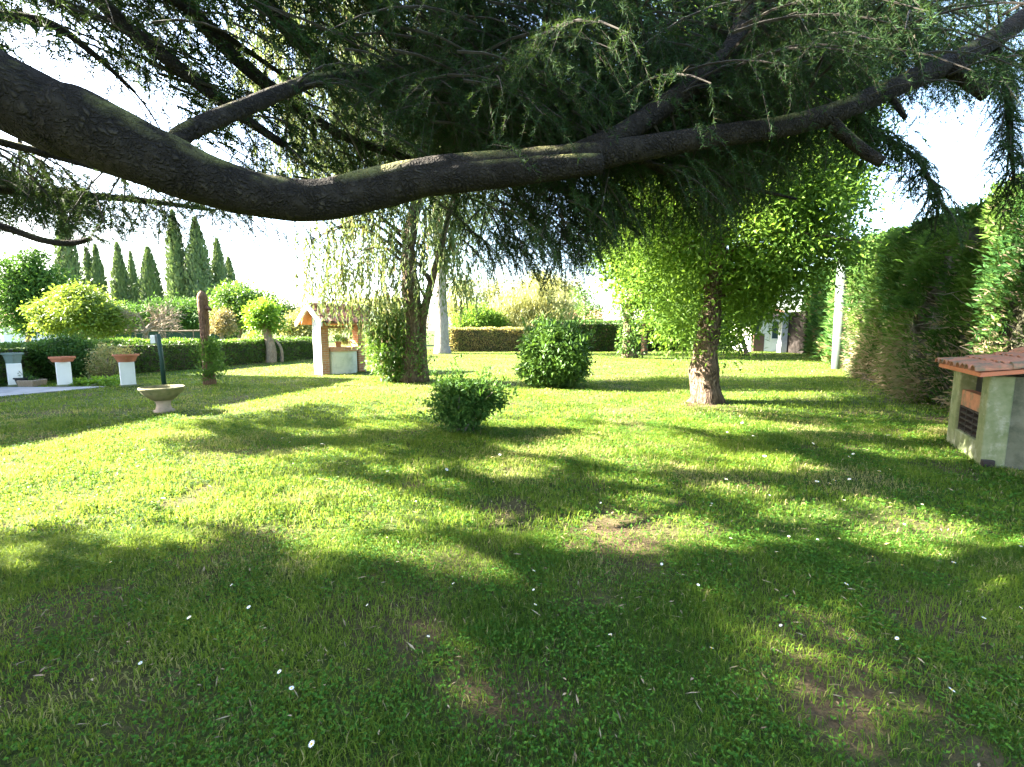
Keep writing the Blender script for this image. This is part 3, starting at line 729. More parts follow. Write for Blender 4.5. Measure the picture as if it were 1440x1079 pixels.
# ------------------------------------------------------------------ well
def well():
    c = G(480, 524.5); n2 = np.array([-.64, -.77]); rz = math.atan2(.77, .64)
    root = empty('garden_well', c, 'garden well with white and brick piers under a tiled gable roof', 'well', rz=rz)
    W_, hp = 1.62, 1.95
    for sx in (-1, 1):
        mb = MB(); box(mb, (sx * (W_ / 2 - .13), 0, hp / 2), (.26, .50, hp)); p = bevel(mb.build('pier', M['brick'], root), .006)
        mb = MB(); box(mb, (sx * (W_ / 2 + .014), 0, hp / 2), (.028, .515, hp + .002)); mb.build('white_facing', M['white'], p)
    mb = MB(); lathe(mb, [(.54, 0), (.54, .78), (.50, .80)], n=48); lathe(mb, [(.40, .8), (.40, .35), (.0, .35)], n=48); mb.build('drum', M['cream'], root, smooth=False)
    mb = MB(); lathe(mb, [(.395, .78), (.395, .92), (.58, .92), (.58, .78), (.395, .78)], n=48); mb.build('brick_rim', M['brick'], root)
    # roof, ridge along the width, gable over the white pier
    he, ha, dp, x0, x1 = 1.78, 2.32, .80, -W_ / 2 - .28, W_ / 2 + .28
    mb = MB()
    for s in (-1, 1):
        V = [[x0 + .03, s * dp, he - .10], [x1 - .03, s * dp, he - .10], [x1 - .03, 0, ha - .10], [x0 + .03, 0, ha - .10]]; V2 = [[a, b, z + .05] for a, b, z in V]
        mb.add(V + V2, [[0, 1, 2, 3], [4, 5, 6, 7], [0, 1, 5, 4], [0, 3, 7, 4], [1, 2, 6, 5]])
    mb.build('roof_boards', M['orangewood'], root)
    mb = MB(); rows = 9; th = np.linspace(0, PI, 7)
    for s in (-1, 1):
        for q in range(rows):
            x = x0 + .11 + q * (x1 - x0 - .22) / (rows - 1); r = .105
            for e in range(3):
                f0, f1 = e / 3 - .03, (e + 1) / 3 + .03
                V = []
                for f, rr_, up in ((f0, r, .02), (f1, r * .85, 0)): V += [[x + rr_ * math.cos(a), s * dp * 1.05 * (1 - f), he - .05 + (ha - he) * f + up + rr_ * .7 * math.sin(a)] for a in th]
                mb.add(V, [[a, a + 1, 8 + a, 7 + a] for a in range(6)])
    V = []
    for s in (-1, 1):
        V = [[x0 + .02, s * dp * 1.04, he - .045], [x1 - .02, s * dp * 1.04, he - .045], [x1 - .02, 0, ha - .03], [x0 + .02, 0, ha - .03]]; mb.add(V, [[0, 1, 2, 3]])
    tube(mb, [[x0, 0, ha - .02], [x1, 0, ha - .02]], [.11, .11], 10)
    mb.build('roof_tiles', M['tile'], root)
    for xx in (x0 - .012, x1 + .012):
        mb = MB()
        for s in (-1, 1):
            V = []
            for dx in (-.03, .03): V += [[xx + dx, s * dp * 1.08, he - .17], [xx + dx, s * dp * 1.08, he - .0], [xx + dx, 0, ha + .05], [xx + dx, 0, ha - .12]]
            mb.add(V, [[0, 1, 2, 3], [7, 6, 5, 4], [0, 3, 7, 4], [1, 2, 6, 5], [0, 1, 5, 4]])
        mb.build('barge_board', M['white'], root)
    mb = MB(); tube(mb, [[-W_ / 2 + .2, 0, 1.6], [W_ / 2 - .2, 0, 1.6]], .035, 10); mb.build('winding_bar', M['wood'], root)
    mb = MB(); tube(mb, [[.05, 0, 1.6], [.06, 0, 1.25]], .008, 6); mb.build('rope', M['wood'], root)
    return c, rz
wc, wrz = well()
def on_well(x, y, z): return np.array([wc[0] + x * math.cos(wrz) - y * math.sin(wrz), wc[1] + x * math.sin(wrz) + y * math.cos(wrz), z])
p = on_well(-.30, -.42, .922)
root = empty('flower_pot', p, 'terracotta pot with a bright green plant on the well rim', 'flower pot')
mb = MB(); lathe(mb, [(.0, 0), (.07, 0), (.105, .16), (.12, .16), (.12, .19), (.095, .19), (.09, .15), (0, .15)], n=20); mb.build('pot', M['terracotta'], root)
mb = MB(); foliage(mb, np.array([[0, 0, .27], [.06, 0, .24], [-.06, .03, .25]]), 50, .12, .09, .035, 'up'); mb.build('foliage', M['lime_leaf'], root)
p = on_well(.16, -.02, 1.10)
root = empty('hanging_planter', p, 'trailing pale plant in a pot hanging over the well mouth', 'planter')
mb = MB(); lathe(mb, [(0, 0), (.08, 0), (.12, .15), (.11, .15), (0, .13)], n=20); mb.build('pot', M['greypot'], root)
mb = MB(); foliage(mb, np.array([[0, 0, .1], [.09, -.05, .0], [-.05, -.09, -.02], [.12, -.1, -.1]]), 60, .16, .16, .02, 'droop'); mb.build('foliage', M['willow_leaf'], root)

# ------------------------------------------------------------------ pillars with planters, path corner (left)
def pillar(px, py, wd, ht, label):
    g = G(px, py); root = empty('white_pillar', g, label, 'pillar', 'low white pillars along the path', rz=-math.atan2(g[0], g[1]) + R(3))
    mb = MB(); box(mb, (0, 0, ht / 2), (wd, wd, ht)); bevel(mb.build('shaft', M['white'], root), .012)
    mb = MB(); box(mb, (0, 0, .03), (wd + .04, wd + .04, .06)); bevel(mb.build('plinth', M['mossy'], root), .01)
    return g
p3 = pillar(181, 543.5, .31, .66, 'low white pillar carrying the wide terracotta bowl planter')
p2 = pillar(92, 543.5, .285, .66, 'low white pillar carrying the shallow terracotta dish')
p1 = pillar(23, 543.5, .275, .62, 'low white pillar carrying the grey green square pot')
root = empty('bowl_planter', p3 + UP * .66, 'wide terracotta bowl with dry pale flowers on the pillar nearest the sign post', 'planter')
mb = MB(); lathe(mb, [(0, 0), (.18, 0), (.25, .15), (.28, .16), (.28, .20), (.26, .20), (.23, .14), (0, .14)], n=36); mb.build('bowl', M['terracotta'], root, smooth=False)
mb = MB(); lathe(mb, [(.235, .15), (.12, .175), (0, .18)], n=24); mb.build('soil', M['soilpot'], root)
mb = MB(); foliage(mb, np.array([[.05, 0, .27], [-.1, .05, .25], [.14, -.04, .24], [-.2, 0, .23], [.0, .1, .3]]), 30, .16, .07, .03, 'up', dead=.45); mb.build('foliage', M['willow_leaf'], root)
root = empty('dish_planter', p2 + UP * .66, 'shallow terracotta dish on the middle white pillar', 'planter')
mb = MB(); lathe(mb, [(0, 0), (.16, 0), (.19, .08), (.21, .09), (.21, .14), (.19, .14), (.17, .09), (0, .09)], n=36, sq=8); mb.build('dish', M['terracotta'], root)
mb = MB(); lathe(mb, [(.178, .10), (0, .115)], n=24, sq=8); mb.build('soil', M['soilpot'], root)
root = empty('square_pot', p1 + UP * .62, 'grey green square pot tapering down onto a white pillar', 'planter')
mb = MB(); lathe(mb, [(0, 0), (.105, 0), (.135, .22), (.16, .23), (.16, .28), (.14, .28), (.12, .2), (0, .2)], n=32, sq=10); mb.build('pot', M['greypot'], root)
mb = MB(); lathe(mb, [(.128, .23), (0, .24)], n=24, sq=10); mb.build('soil', M['soilpot'], root)
g = G(33, 543); root = empty('plant_tub', g, 'dark plastic tub with a green plant at the foot of a white pillar', 'plant pot')
mb = MB(); lathe(mb, [(0, 0), (.15, 0), (.19, .2), (.21, .2), (.21, .24), (.18, .24), (.16, .2), (0, .2)], n=28); mb.build('tub', M['black'], root)
mb = MB(); foliage(mb, np.array([[0, 0, .28], [.06, 0, .27]]), 40, .14, .08, .03, 'up'); mb.build('foliage', M['dark_leaf'], root)
g = G(46, 543.2); root = empty('stone_trough', g, 'low brown stone trough beside the dark plastic tub', 'trough', rz=.1)
mb = MB(); lathe(mb, [(0, 0), (.20, 0), (.23, .17), (.20, .18), (.18, .12), (0, .12)], n=32, sq=8); bevel(mb.build('basin', M['wood'], root), .01)
mb = MB(); foliage(mb, np.array([[0, 0, .18], [.08, 0, .17], [-.08, 0, .17]]), 20, .1, .06, .03, 'up'); mb.build('foliage', M['dark_leaf'], root)

# bird bath / shallow urn
g = G(231, 580.5); root = empty('stone_urn', g, 'mossy shallow stone bowl on a pink pedestal standing on the lawn', 'urn')
mb = MB(); lathe(mb, [(0, 0), (.16, 0), (.16, .05), (.125, .07), (.105, .14), (.115, .20), (.15, .235)], n=40); mb.build('pedestal', M['urnbase'], root, smooth=True)
mb = MB(); lathe(mb, [(0, .23), (.14, .235), (.17, .25), (.24, .31), (.31, .39), (.325, .43), (.345, .445), (.345, .475), (.32, .48), (.29, .41), (.20, .33), (0, .30)], n=48); mb.build('bowl', M['urn'], root, smooth=True)
# sign post
g = G(231, 543); t0 = At(222, 470, g[1])
root = empty('garden_sign', g, 'dark green leaning post with a small white box behind the stone urn', 'sign post')
mb = MB(); tube(mb, [g, g + (t0 - g) * .5 + np.array([.02, 0, 0]), t0], .055, 10); mb.build('post', M['dgreen'], root, g, True)
mb = MB(); q = t0 - UP * .14 + np.array([-.12, 0, 0]) - g; box(mb, q, (.13, .10, .22)); bevel(mb.build('white_box', M['white'], root), .012)

# ------------------------------------------------------------------ low clipped hedges
def low_hedge(name, label, path, h, wd, dens, leaf, seed, dead=0.0, L=.09, W=.05):
    path = np.asarray(path, float)[:, :2]; r = np.random.default_rng(seed); org = (path[0, 0], path[0, 1], 0)
    root = empty(name, org, label, 'hedge')
    seg = np.linalg.norm(np.diff(path, axis=0), axis=1); cum = np.concatenate([[0], np.cumsum(seg)]); LT = cum[-1]
    mb = MB(); core = MB()
    for i in range(len(path) - 1):
        a, b = path[i], path[i + 1]; t = (b - a) / seg[i]; n_ = np.array([-t[1], t[0]]); mid = (a + b) / 2
        m = int(seg[i] * (2 * h + 2 * wd) * dens)
        s = r.random(m) * seg[i]; u = r.random(m) * (2 * h + wd)
        z = np.where(u < h, u, np.where(u < h + wd, h, 2 * h + wd - u)); o = np.where(u < h, -wd / 2, np.where(u < h + wd, u - h - wd / 2, wd / 2))
        jig = .11 * n3(np.stack([s * 1.5 + i * 9, z * 2, o], -1), 1, seed) + r.normal(size=m) * .025
        out = np.where((u < h)[:, None], np.r_[-n_, 0.2], np.where((u < h + wd)[:, None], np.array([0, 0, 1.0]), np.r_[n_, .2]))
        P = np.c_[a + t * s[:, None] + n_ * o[:, None], np.maximum(z, .04)] + out * jig[:, None]
        D = out * .7 + r.normal(size=(m, 3)) * .55 + UP * .35
        cl = fbm(s * 2 + 7 * i, z * 3 + o, 2)
        leaves(mb, P, D, r.normal(size=(m, 3)) * .5 + UP, L * (.6 + .8 * r.random(m)), W * (.6 + .8 * r.random(m)), .12, 0, np.clip(cl * .9 + (r.random(m) - .5) * .6, 0, 1), (r.random(m) < dead * (0.3 + 1.4 * cl)) * .9)
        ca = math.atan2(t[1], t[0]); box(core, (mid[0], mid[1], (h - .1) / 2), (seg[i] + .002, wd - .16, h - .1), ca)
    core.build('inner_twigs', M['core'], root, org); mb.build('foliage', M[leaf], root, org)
    return root
low_hedge('low_hedge', 'long low clipped bright green hedge behind the white pillars', [G(-50, 547), G(60, 534), G(190, 524), G(300, 515), G(447, 503.5)], 1.05, .9, 520, 'hedge_leaf', 31)
low_hedge('brownish_hedge', 'pale brownish clipped hedge at the back between the grey trunk and round shrub', [G(632, 494.5), G(735, 494)], 1.6, 1.0, 280, 'willow_leaf', 32, dead=.55, L=.14, W=.06)
low_hedge('back_hedge', 'dark green clipped hedge at the back of the lawn beyond the round shrub', [G(748, 494.2), G(880, 494), G(962, 492.5)], 2.0, 1.1, 240, 'dark_leaf', 33, dead=.12, L=.16, W=.07)

# ------------------------------------------------------------------ free-standing bushes
b1 = G(657, 606)
bush('small_shrub', 'small leafy dark green shrub alone in the middle of the lawn', 'shrub', b1, [(655, 566, 46, 28), (628, 572, 26, 24), (690, 556, 28, 20), (655, 590, 34, 18), (650, 545, 40, 16)], 260, 26, .11, .075, .030, 'dark_leaf', b1[1], seed=41, shell=.35)
b2 = G(782, 543.5)
bush('round_shrub', 'large rounded glossy shrub on the lawn in front of the back hedge', 'shrub', b2, [(783, 500, 45, 42), (775, 478, 36, 26), (796, 520, 34, 24), (765, 520, 28, 24)], 430, 44, .20, .13, .055, 'laurel_leaf', b2[1], seed=42, shell=.6)
b3 = G(96, 536)
bush('round_bush', 'dark dome shaped bush behind the middle white pillar', 'bush', b3, [(96, 503, 44, 30), (80, 510, 28, 26), (120, 512, 26, 24)], 330, 44, .18, .08, .04, 'dark_leaf', b3[1] + .4, seed=43)
b4 = G(150, 536)
bush('thin_shrub', 'loose brownish shrub between two white pillars', 'shrub', b4, [(150, 508, 17, 26), (140, 520, 14, 16)], 90, 30, .15, .07, .03, 'willow_leaf', b4[1], seed=44, dead=.2)
b5 = G(135, 542)
bush('ground_plant', 'low pale green spreading plant beside the path', 'plant', b5, [(125, 538, 20, 5), (150, 538, 16, 5)], 60, 26, .12, .08, .045, 'lime_leaf', b5[1], seed=45)
b6 = G(548, 536)
bush('sucker_shrub', 'leafy shoots growing at the left foot of the ivy clad trunk', 'shrub', b6, [(545, 490, 27, 44), (556, 520, 26, 18), (535, 470, 16, 20), (565, 455, 18, 16)], 260, 36, .22, .12, .045, 'hedge_leaf', b6[1] - .1, seed=46, dead=.1)
# where the sun comes through onto the lawn (ground patches the crown leaves open)
LITP = np.array([(-500, 660), (0, 606), (500, 530), (640, 536), (600, 556), (440, 568), (300, 586), (230, 605), (205, 640), (245, 685), (180, 728), (60, 742), (-500, 800)])
LITE = [(430, 690, 90, 12), (330, 660, 60, 12), (540, 710, 80, 9), (690, 735, 60, 7), (880, 628, 100, 20), (850, 583, 80, 9), (965, 590, 60, 8), (760, 600, 50, 8), (862, 752, 55, 18), (1230, 702, 42, 10), (1290, 745, 62, 20), (1392, 718, 32, 8),
        (1080, 652, 60, 10), (1300, 866, 36, 20), (1175, 885, 85, 20), (1195, 1005, 95, 55), (1250, 935, 30, 10), (1390, 820, 25, 8), (1110, 543, 90, 11), (960, 552, 70, 9), (720, 552, 170, 16), (660, 512, 160, 14), (900, 520, 80, 8), (470, 640, 60, 7), (240, 760, 60, 8), (545, 600, 40, 5), (1010, 760, 40, 8), (300, 715, 110, 20), (720, 655, 50, 8), (640, 580, 60, 6), (1130, 720, 50, 7), (1050, 690, 40, 6),(1330, 640, 40, 8), (1160, 560, 60, 7)]
_fr = np.random.default_rng(404)
LITE += [(a, b, 10 + 24 * c, 3 + (b - 560) / 40 * d) for a, b, c, d in zip(_fr.random(90) * 1440, 600 + 470 * _fr.random(90) ** 1.9, _fr.random(90), .4 + .6 * _fr.random(90))]
LA = np.array(LITE, float)
SUNNY = [At(530, 246, 3.2), At(556, 243, 3.22), At(585, 240, 3.25), At(770, 222, 3.45), At(330, 152, 3.05), At(365, 138, 3.3), At(400, 124, 3.5)]
SA = np.array(SUNNY)
def lit(P, hn=.40):
    """does something at P keep the sun off an open patch?"""
    k = P[:, 2] / math.tan(SUN_EL)
    Gp = np.c_[P[:, :2] + SUN_D * k[:, None], np.zeros(len(P))]
    x, y, ok = proj(Gp)
    e = inpoly(x, y, LITP); soft = rng.random(len(P)) < .85
    gd = np.maximum(np.hypot(Gp[:, 0], Gp[:, 1]), 1.0); mx, my = F * .09 / gd, F * 1.5 * .09 / gd ** 2
    lim = (1.15 * (.6 + .8 * vnoise(x / 14, y / 7)))[:, None]
    e |= ((((x[:, None] - LA[:, 0]) / (LA[:, 2] + mx[:, None])) ** 2 + ((y[:, None] - LA[:, 1]) / (LA[:, 3] + my[:, None])) ** 2) < lim).any(1)
    e &= ok; e &= soft | inpoly(x, y, LITP)
    xh = np.interp(P[:, 1], [2, 5, 7.2, 9.5, 13, 17.3, 40], [7.1, 7.25, 7.75, 8.5, 10.3, 12.75, 27])
    dist = (xh - P[:, 0]) / SUN_D[0]; yh = P[:, 1] + SUN_D[1] * dist; zh = P[:, 2] - dist * math.tan(SUN_EL)
    e |= (dist > .5) & (zh > .7) & (zh < 4.6) & (yh > 6.6) & (fbm(yh * .9 + 3, zh * .9 + 60, 2) > hn)
    lvn = np.array(lv)
    d_ = SA[None] - P[:, None]; t_ = d_ @ lvn
    e |= ((t_ > .12) & (np.linalg.norm(d_ - t_[..., None] * lvn, axis=2) < .16)).any(1)
    return e, x, y, ok
# ------------------------------------------------------------------ trees on the lawn
g = G(992, 565); Y = g[1]
tree('box_elder', 'leaning old tree with pale hollow trunk and bright green leaves near the middle right', 'tree', g,
     [g - UP * .05, g + UP * .12, At(990, 520, Y), At(994, 480, Y), At(1002, 430, Y), At(1004, 395, Y), At(1012, 340, Y + .1), At(1032, 285, Y + .2), At(1040, 230, Y + .3), At(1050, 130, Y + .4)],
     [.36, .30, .26, .26, .20, .16, .15, .16, .12, .05],
     [(1000, 350, 140, 95), (1085, 320, 120, 110), (940, 325, 70, 80, .8), (1130, 350, 75, 60), (955, 400, 40, 50, .4), (1120, 225, 95, 95, .3), (1000, 240, 150, 110, .5), (1020, 120, 190, 120, .9), (1185, 180, 45, 60), (1065, 412, 72, 42), (1080, 260, 120, 60, .2), (1140, 315, 52, 70, -.3), (1105, 365, 62, 42, -.2), (1130, 290, 60, 60, .6), (960, 260, 80, 60, .4), (1130, 130, 90, 90, .3), 
      (955, 468, 32, 40, -.2), (1030, 470, 36, 26, -.3), (930, 435, 34, 40, .1), (965, 440, 30, 30, .2), (1050, 440, 40, 26, .2), (1150, 250, 60, 60)], 1700, 84, .44, .105, .045, 'elder_leaf', 'elder_bark', Y, nbr=90, shell=.4, seed=51, rough=.42, br=.045)
g = G(583, 537.5); Y = g[1]
STR = []
root = empty('eucalyptus', g, 'weeping eucalyptus with twin ivy clad trunks and hanging yellowish leaves beside the well', 'tree')
mb = MB()
tA = [g + np.array([-.12, 0, -.05]), At(580, 500, Y), At(581, 450, Y), At(577, 400, Y), At(574, 350, Y), At(588, 270, Y + .2), At(600, 170, Y + .4), At(598, 60, Y + .6), At(590, -60, Y + .8)]
tB = [g + np.array([.22, .1, -.05]), At(593, 500, Y), At(594, 450, Y), At(606, 400, Y), At(622, 340, Y), At(640, 270, Y - .2), At(668, 180, Y - .4), At(690, 100, Y - .5)]
tube(mb, tA, [.33, .28, .26, .23, .19, .16, .13, .10, .06], 14, .3, sub=4); mb.build('trunk', M['euc_bark'], root, g, True)
mb = MB(); tube(mb, tB, [.22, .17, .13, .10, .085, .07, .05, .03], 12, .25, sub=4); mb.build('trunk', M['euc_bark'], root, g, True)
EB = [blob3(b, Y) for b in [(490, 330, 60, 55, .2), (470, 380, 45, 40, .1), (530, 370, 50, 55, -.2), (540, 270, 90, 80, .3), (620, 290, 60, 80), (640, 350, 35, 60, .3), (570, 330, 50, 60, -.4), (500, 210, 110, 90, .5), (600, 150, 150, 110, .6), (560, 40, 160, 110, .8), (440, 130, 110, 110, .5), (430, 30, 110, 110, .8), (680, 220, 60, 70, .5), (460, 395, 45, 40), (495, 425, 42, 26, -.3), (440, 350, 35, 42), (515, 420, 45, 26, -.2), (560, 400, 34, 34, -.3), (640, 400, 25, 25)]]
cen = clusters(EB, 900, .35, 52); cen = cen[~(lit(cen, 2)[0] & (rng.random(len(cen)) < .2))]
mb = MB(); branches(mb, tA, None, cen, 45, .05, .01, 52, .3, .3); branches(mb, tB, None, cen, 20, .04, .01, 53, .3, .3); mb.build('branches', M['euc_bark'], root, g, True)
mb = MB(); r = np.random.default_rng(54)
for c in cen:                                                      # hanging strands of long leaves
    for q in range(4):
        n = 16; tt = np.linspace(0.05, 1, n); ln = .5 + .7 * r.random(); dx = unit(r.normal(size=3) * np.array([1, 1, .1])) * .28 * r.random()
        P = c + r.normal(size=3) * .16 + dx * np.sqrt(tt)[:, None] - UP * (ln * tt ** 1.3)[:, None]
        D = r.normal(size=(n, 3)) * .32 - UP
        leaves(mb, P, D, r.normal(size=(n, 3)),   .13 + .10 * r.random(n), .032 + .020 * r.random(n), .1, 0, np.clip(.55 * r.random() + .5 * r.random(n), 0, 1), (r.random(n) < .10) * .8)
mb.build('crown', M['euc_leaf'], root, g)
mb = MB(); ic = np.vstack([At(580 + 24 * a, 525 - 110 * b, Y - .25) + r.normal(size=3) * .12 for a, b in zip(r.random(70) * 2 - 1, r.random(70) ** 1.5)])
foliage(mb, ic, 22, .16, .09, .045, 'free', seed=9, dead=.12); mb.build('ivy', M['hedge_leaf'], root, g)

g = G(622, 497.5); Y = g[1]
tree('pale_trunk_tree', 'tall tree with smooth pale grey trunk beyond the twin ivy clad trunks', 'tree', g,
     [g - UP * .1, At(622, 480, Y), At(621, 445, Y), At(620, 400, Y), At(618, 340, Y), At(612, 260, Y), At(620, 150, Y)], [.62, .46, .40, .36, .32, .25, .12],
     [(640, 330, 60, 60), (600, 260, 70, 70), (660, 250, 70, 80), (620, 150, 100, 90), (655, 390, 40, 25)], 330, 55, 1.1, .34, .06, 'euc_leaf', 'grey_bark', Y, 'droop', nbr=26, seed=55, br=.12)
g = G(886, 503.5); Y = g[1]
tree('ivy_tree', 'small broad tree with a stout ivy covered trunk in front of the back hedge', 'tree', g,
     [g - UP * .1, At(885, 480, Y), At(884, 440, Y), At(890, 400, Y), At(892, 350, Y)], [.48, .34, .26, .20, .10],
     [(885, 400, 42, 40), (915, 360, 55, 60), (870, 340, 50, 55), (930, 420, 34, 34), (900, 300, 70, 60)], 330, 60, .8, .24, .12, 'elder_leaf', 'euc_bark', Y, nbr=26, seed=56, br=.07)
mb = MB(); r = np.random.default_rng(5); ic = np.vstack([At(886 + 15 * a, 500 - 60 * b, Y - .3) + r.normal(size=3) * .15 for a, b in zip(r.random(60) * 2 - 1, r.random(60))])
foliage(mb, ic, 26, .28, .16, .08, seed=4); mb.build('ivy', M['ivy_leaf'], [o for o in C.objects if o.name == 'ivy_tree'][0], g)
g = G(906, 499); Y = g[1]
tree('thin_tree', 'slender bare stemmed tree just right of the ivy covered trunk', 'tree', g, [g - UP * .1, At(906, 470, Y), At(909, 435, Y), At(915, 390, Y)], [.2, .15, .13, .08],
     [(920, 400, 40, 30), (945, 370, 40, 45)], 110, 50, .8, .24, .12, 'elder_leaf', 'red_bark', Y, nbr=12, seed=57, br=.05)
# left lawn
g = G(295, 541.5); Y = g[1]
root = empty('cut_trunk', g, 'tall lopped reddish trunk with shoots at its foot behind the green sign', 'tree trunk')
mb = MB(); tube(mb, [g - UP * .05, At(292, 510, Y), At(289, 480, Y), At(287, 450, Y), At(285, 418, Y), At(287, 413, Y)], [.16, .12, .115, .12, .13, .09], 14, .25, sub=3); tube(mb, [At(286, 440, Y), At(292, 432, Y - .05), At(296, 436, Y - .1)], [.06, .05, .045], 8, .2); mb.build('trunk', M['red_bark'], root, g, True)
mb = MB(); r = np.random.default_rng(6); ic = np.vstack([At(296 + 15 * a * (1 - b * .6), 534 - 52 * b, Y - .12) + r.normal(size=3) * .06 for a, b in zip(r.random(70) * 2 - 1, r.random(70))])
foliage(mb, ic, 26, .16, .09, .035, 'up', seed=8); mb.build('ivy', M['hedge_leaf'], root, g)
g = G(380, 510); Y = g[1]
tree('pollard_tree', 'stubby pollarded tree with lime green leaves in front of the low hedge', 'tree', g,
     [g - UP * .05, At(381, 492, Y), At(377, 475, Y), At(374, 460, Y), At(372, 448, Y)], [.26, .22, .19, .17, .12],
     [(371, 440, 22, 17), (362, 455, 14, 12), (388, 458, 10, 8), (357, 477, 9, 6)], 120, 46, .28, .13, .07, 'lime_leaf', 'pale_bark', Y, nbr=14, seed=58, br=.05,
     stems=([[g + np.array([-.55, 0, -.05]), At(360, 490, Y), At(358, 478, Y)], [.09, .075, .05]], [[g + np.array([.5, .1, -.05]), At(396, 492, Y), At(388, 478, Y)], [.07, .06, .05]]))

# ------------------------------------------------------------------ trees beyond the hedges
def bgtree(name, label, px, Yb, blobs, ncl, per, cr, L, W, leaf, bark='pale_bark', seed=1, mode='free', group=None, dead=None, cv=None, tr=.16):
    g = np.array([(px - 720) / F * Yb, Yb, 0.0]); c0 = blob3(blobs[0], Yb)[0]
    return tree(name, label, 'tree', g, [g - UP * .1, g * .6 + c0 * .4, c0], [tr, tr * .8, tr * .4], blobs, ncl, per, cr, L, W, leaf, bark, Yb, mode, nbr=16, seed=seed, dead=dead, br=tr * .4, sides=8, group=group)
bgtree('yellow_tree', 'wide rounded yellow green tree behind the dome shaped bush', 115, 25, [(118, 440, 55, 32), (90, 440, 36, 30), (145, 450, 36, 28), (112, 418, 36, 18), (75, 455, 24, 20)], 330, 60, .42, .18, .08, 'yellow_leaf', seed=61)
bgtree('dark_tree', 'tall dark leafy tree left of the yellow green tree', 40, 31, [(42, 410, 32, 46), (30, 440, 28, 36), (55, 430, 26, 40), (8, 385, 22, 24), (48, 375, 18, 22), (80, 392, 22, 12)], 360, 60, .5, .22, .11, 'dark_leaf', seed=62)
bgtree('spreading_tree', 'dark green spreading tree behind the pollarded tree', 335, 38, [(345, 430, 44, 26), (320, 445, 36, 24), (375, 440, 36, 22), (405, 450, 30, 22), (335, 415, 28, 14)], 340, 60, .6, .26, .12, 'hedge_leaf', seed=63)
bgtree('rusty_tree', 'small reddish leaved tree behind the lopped trunk', 312, 29, [(312, 448, 14, 12), (304, 458, 12, 10), (318, 460, 12, 10)], 90, 40, .3, .14, .06, 'rust_leaf', seed=64)
bgtree('lime_shrub_tree', 'pale green small tree between the pollarded tree and the well', 425, 36, [(425, 452, 22, 18), (440, 462, 20, 14), (408, 462, 16, 12)], 130, 50, .5, .2, .1, 'willow_leaf', seed=65)
bgtree('willow_tree', 'pale yellow willow like tree behind the brownish hedge', 745, 42, [(748, 425, 42, 34), (720, 430, 32, 26), (775, 440, 34, 40), (745, 455, 46, 24), (700, 450, 22, 18)], 420, 60, .7, .36, .06, 'willow_leaf', seed=66, mode='droop')
bgtree('garden_tree', 'low mid green tree behind the brownish hedge beside the pale trunk', 680, 40, [(676, 450, 28, 22), (655, 455, 22, 18), (695, 458, 22, 14)], 200, 55, .6, .26, .13, 'elder_leaf', seed=67)
bgtree('hazel_tree', 'leafy green tree filling the gap between slender tree and box elder', 965, 38, [(955, 430, 34, 44), (985, 400, 40, 50), (965, 465, 36, 22), (1010, 440, 30, 40)], 300, 55, .8, .3, .14, 'hedge_leaf', seed=68)
bgtree('shade_tree', 'dark dense tree hanging over the white garden lodge', 1052, 27, [(1030, 440, 30, 40), (1035, 395, 50, 36), (1075, 398, 40, 26), (1025, 478, 22, 18), (1050, 425, 22, 14), (1045, 420, 40, 34, 4.5), (1060, 395, 40, 26, 4.5)], 330, 60, .6, .26, .12, 'dark_leaf', seed=69)  # last two blobs are added to throw shade on the brown wall
bgtree('pale_garden_tree', 'broad pale sunlit tree behind the round shrub and willow like tree', 780, 52, [(790, 425, 40, 34), (760, 405, 36, 26), (700, 420, 30, 30), (650, 425, 30, 34)], 330, 55, .9, .36, .12, 'willow_leaf', seed=72)
bgtree('low_dark_tree', 'low dark tree filling the gap under the cypresses behind the bare tree', 245, 44, [(240, 445, 46, 26), (205, 452, 30, 20), (275, 445, 30, 24), (170, 450, 26, 22)], 300, 55, .7, .28, .12, 'dark_leaf', seed=73)
bgtree('lone_tree', 'thin wispy tree seen in the gap beside the distant roof', 822, 46, [(822, 425, 16, 22), (835, 440, 14, 18)], 70, 30, .7, .26, .1, 'hedge_leaf', seed=70)
bgtree('orchard_tree', 'bushy pale green tree behind the well roof', 500, 45, [(500, 440, 40, 26), (470, 452, 30, 20), (540, 440, 36, 26), (570, 455, 30, 20)], 260, 55, .8, .3, .12, 'willow_leaf', seed=71)
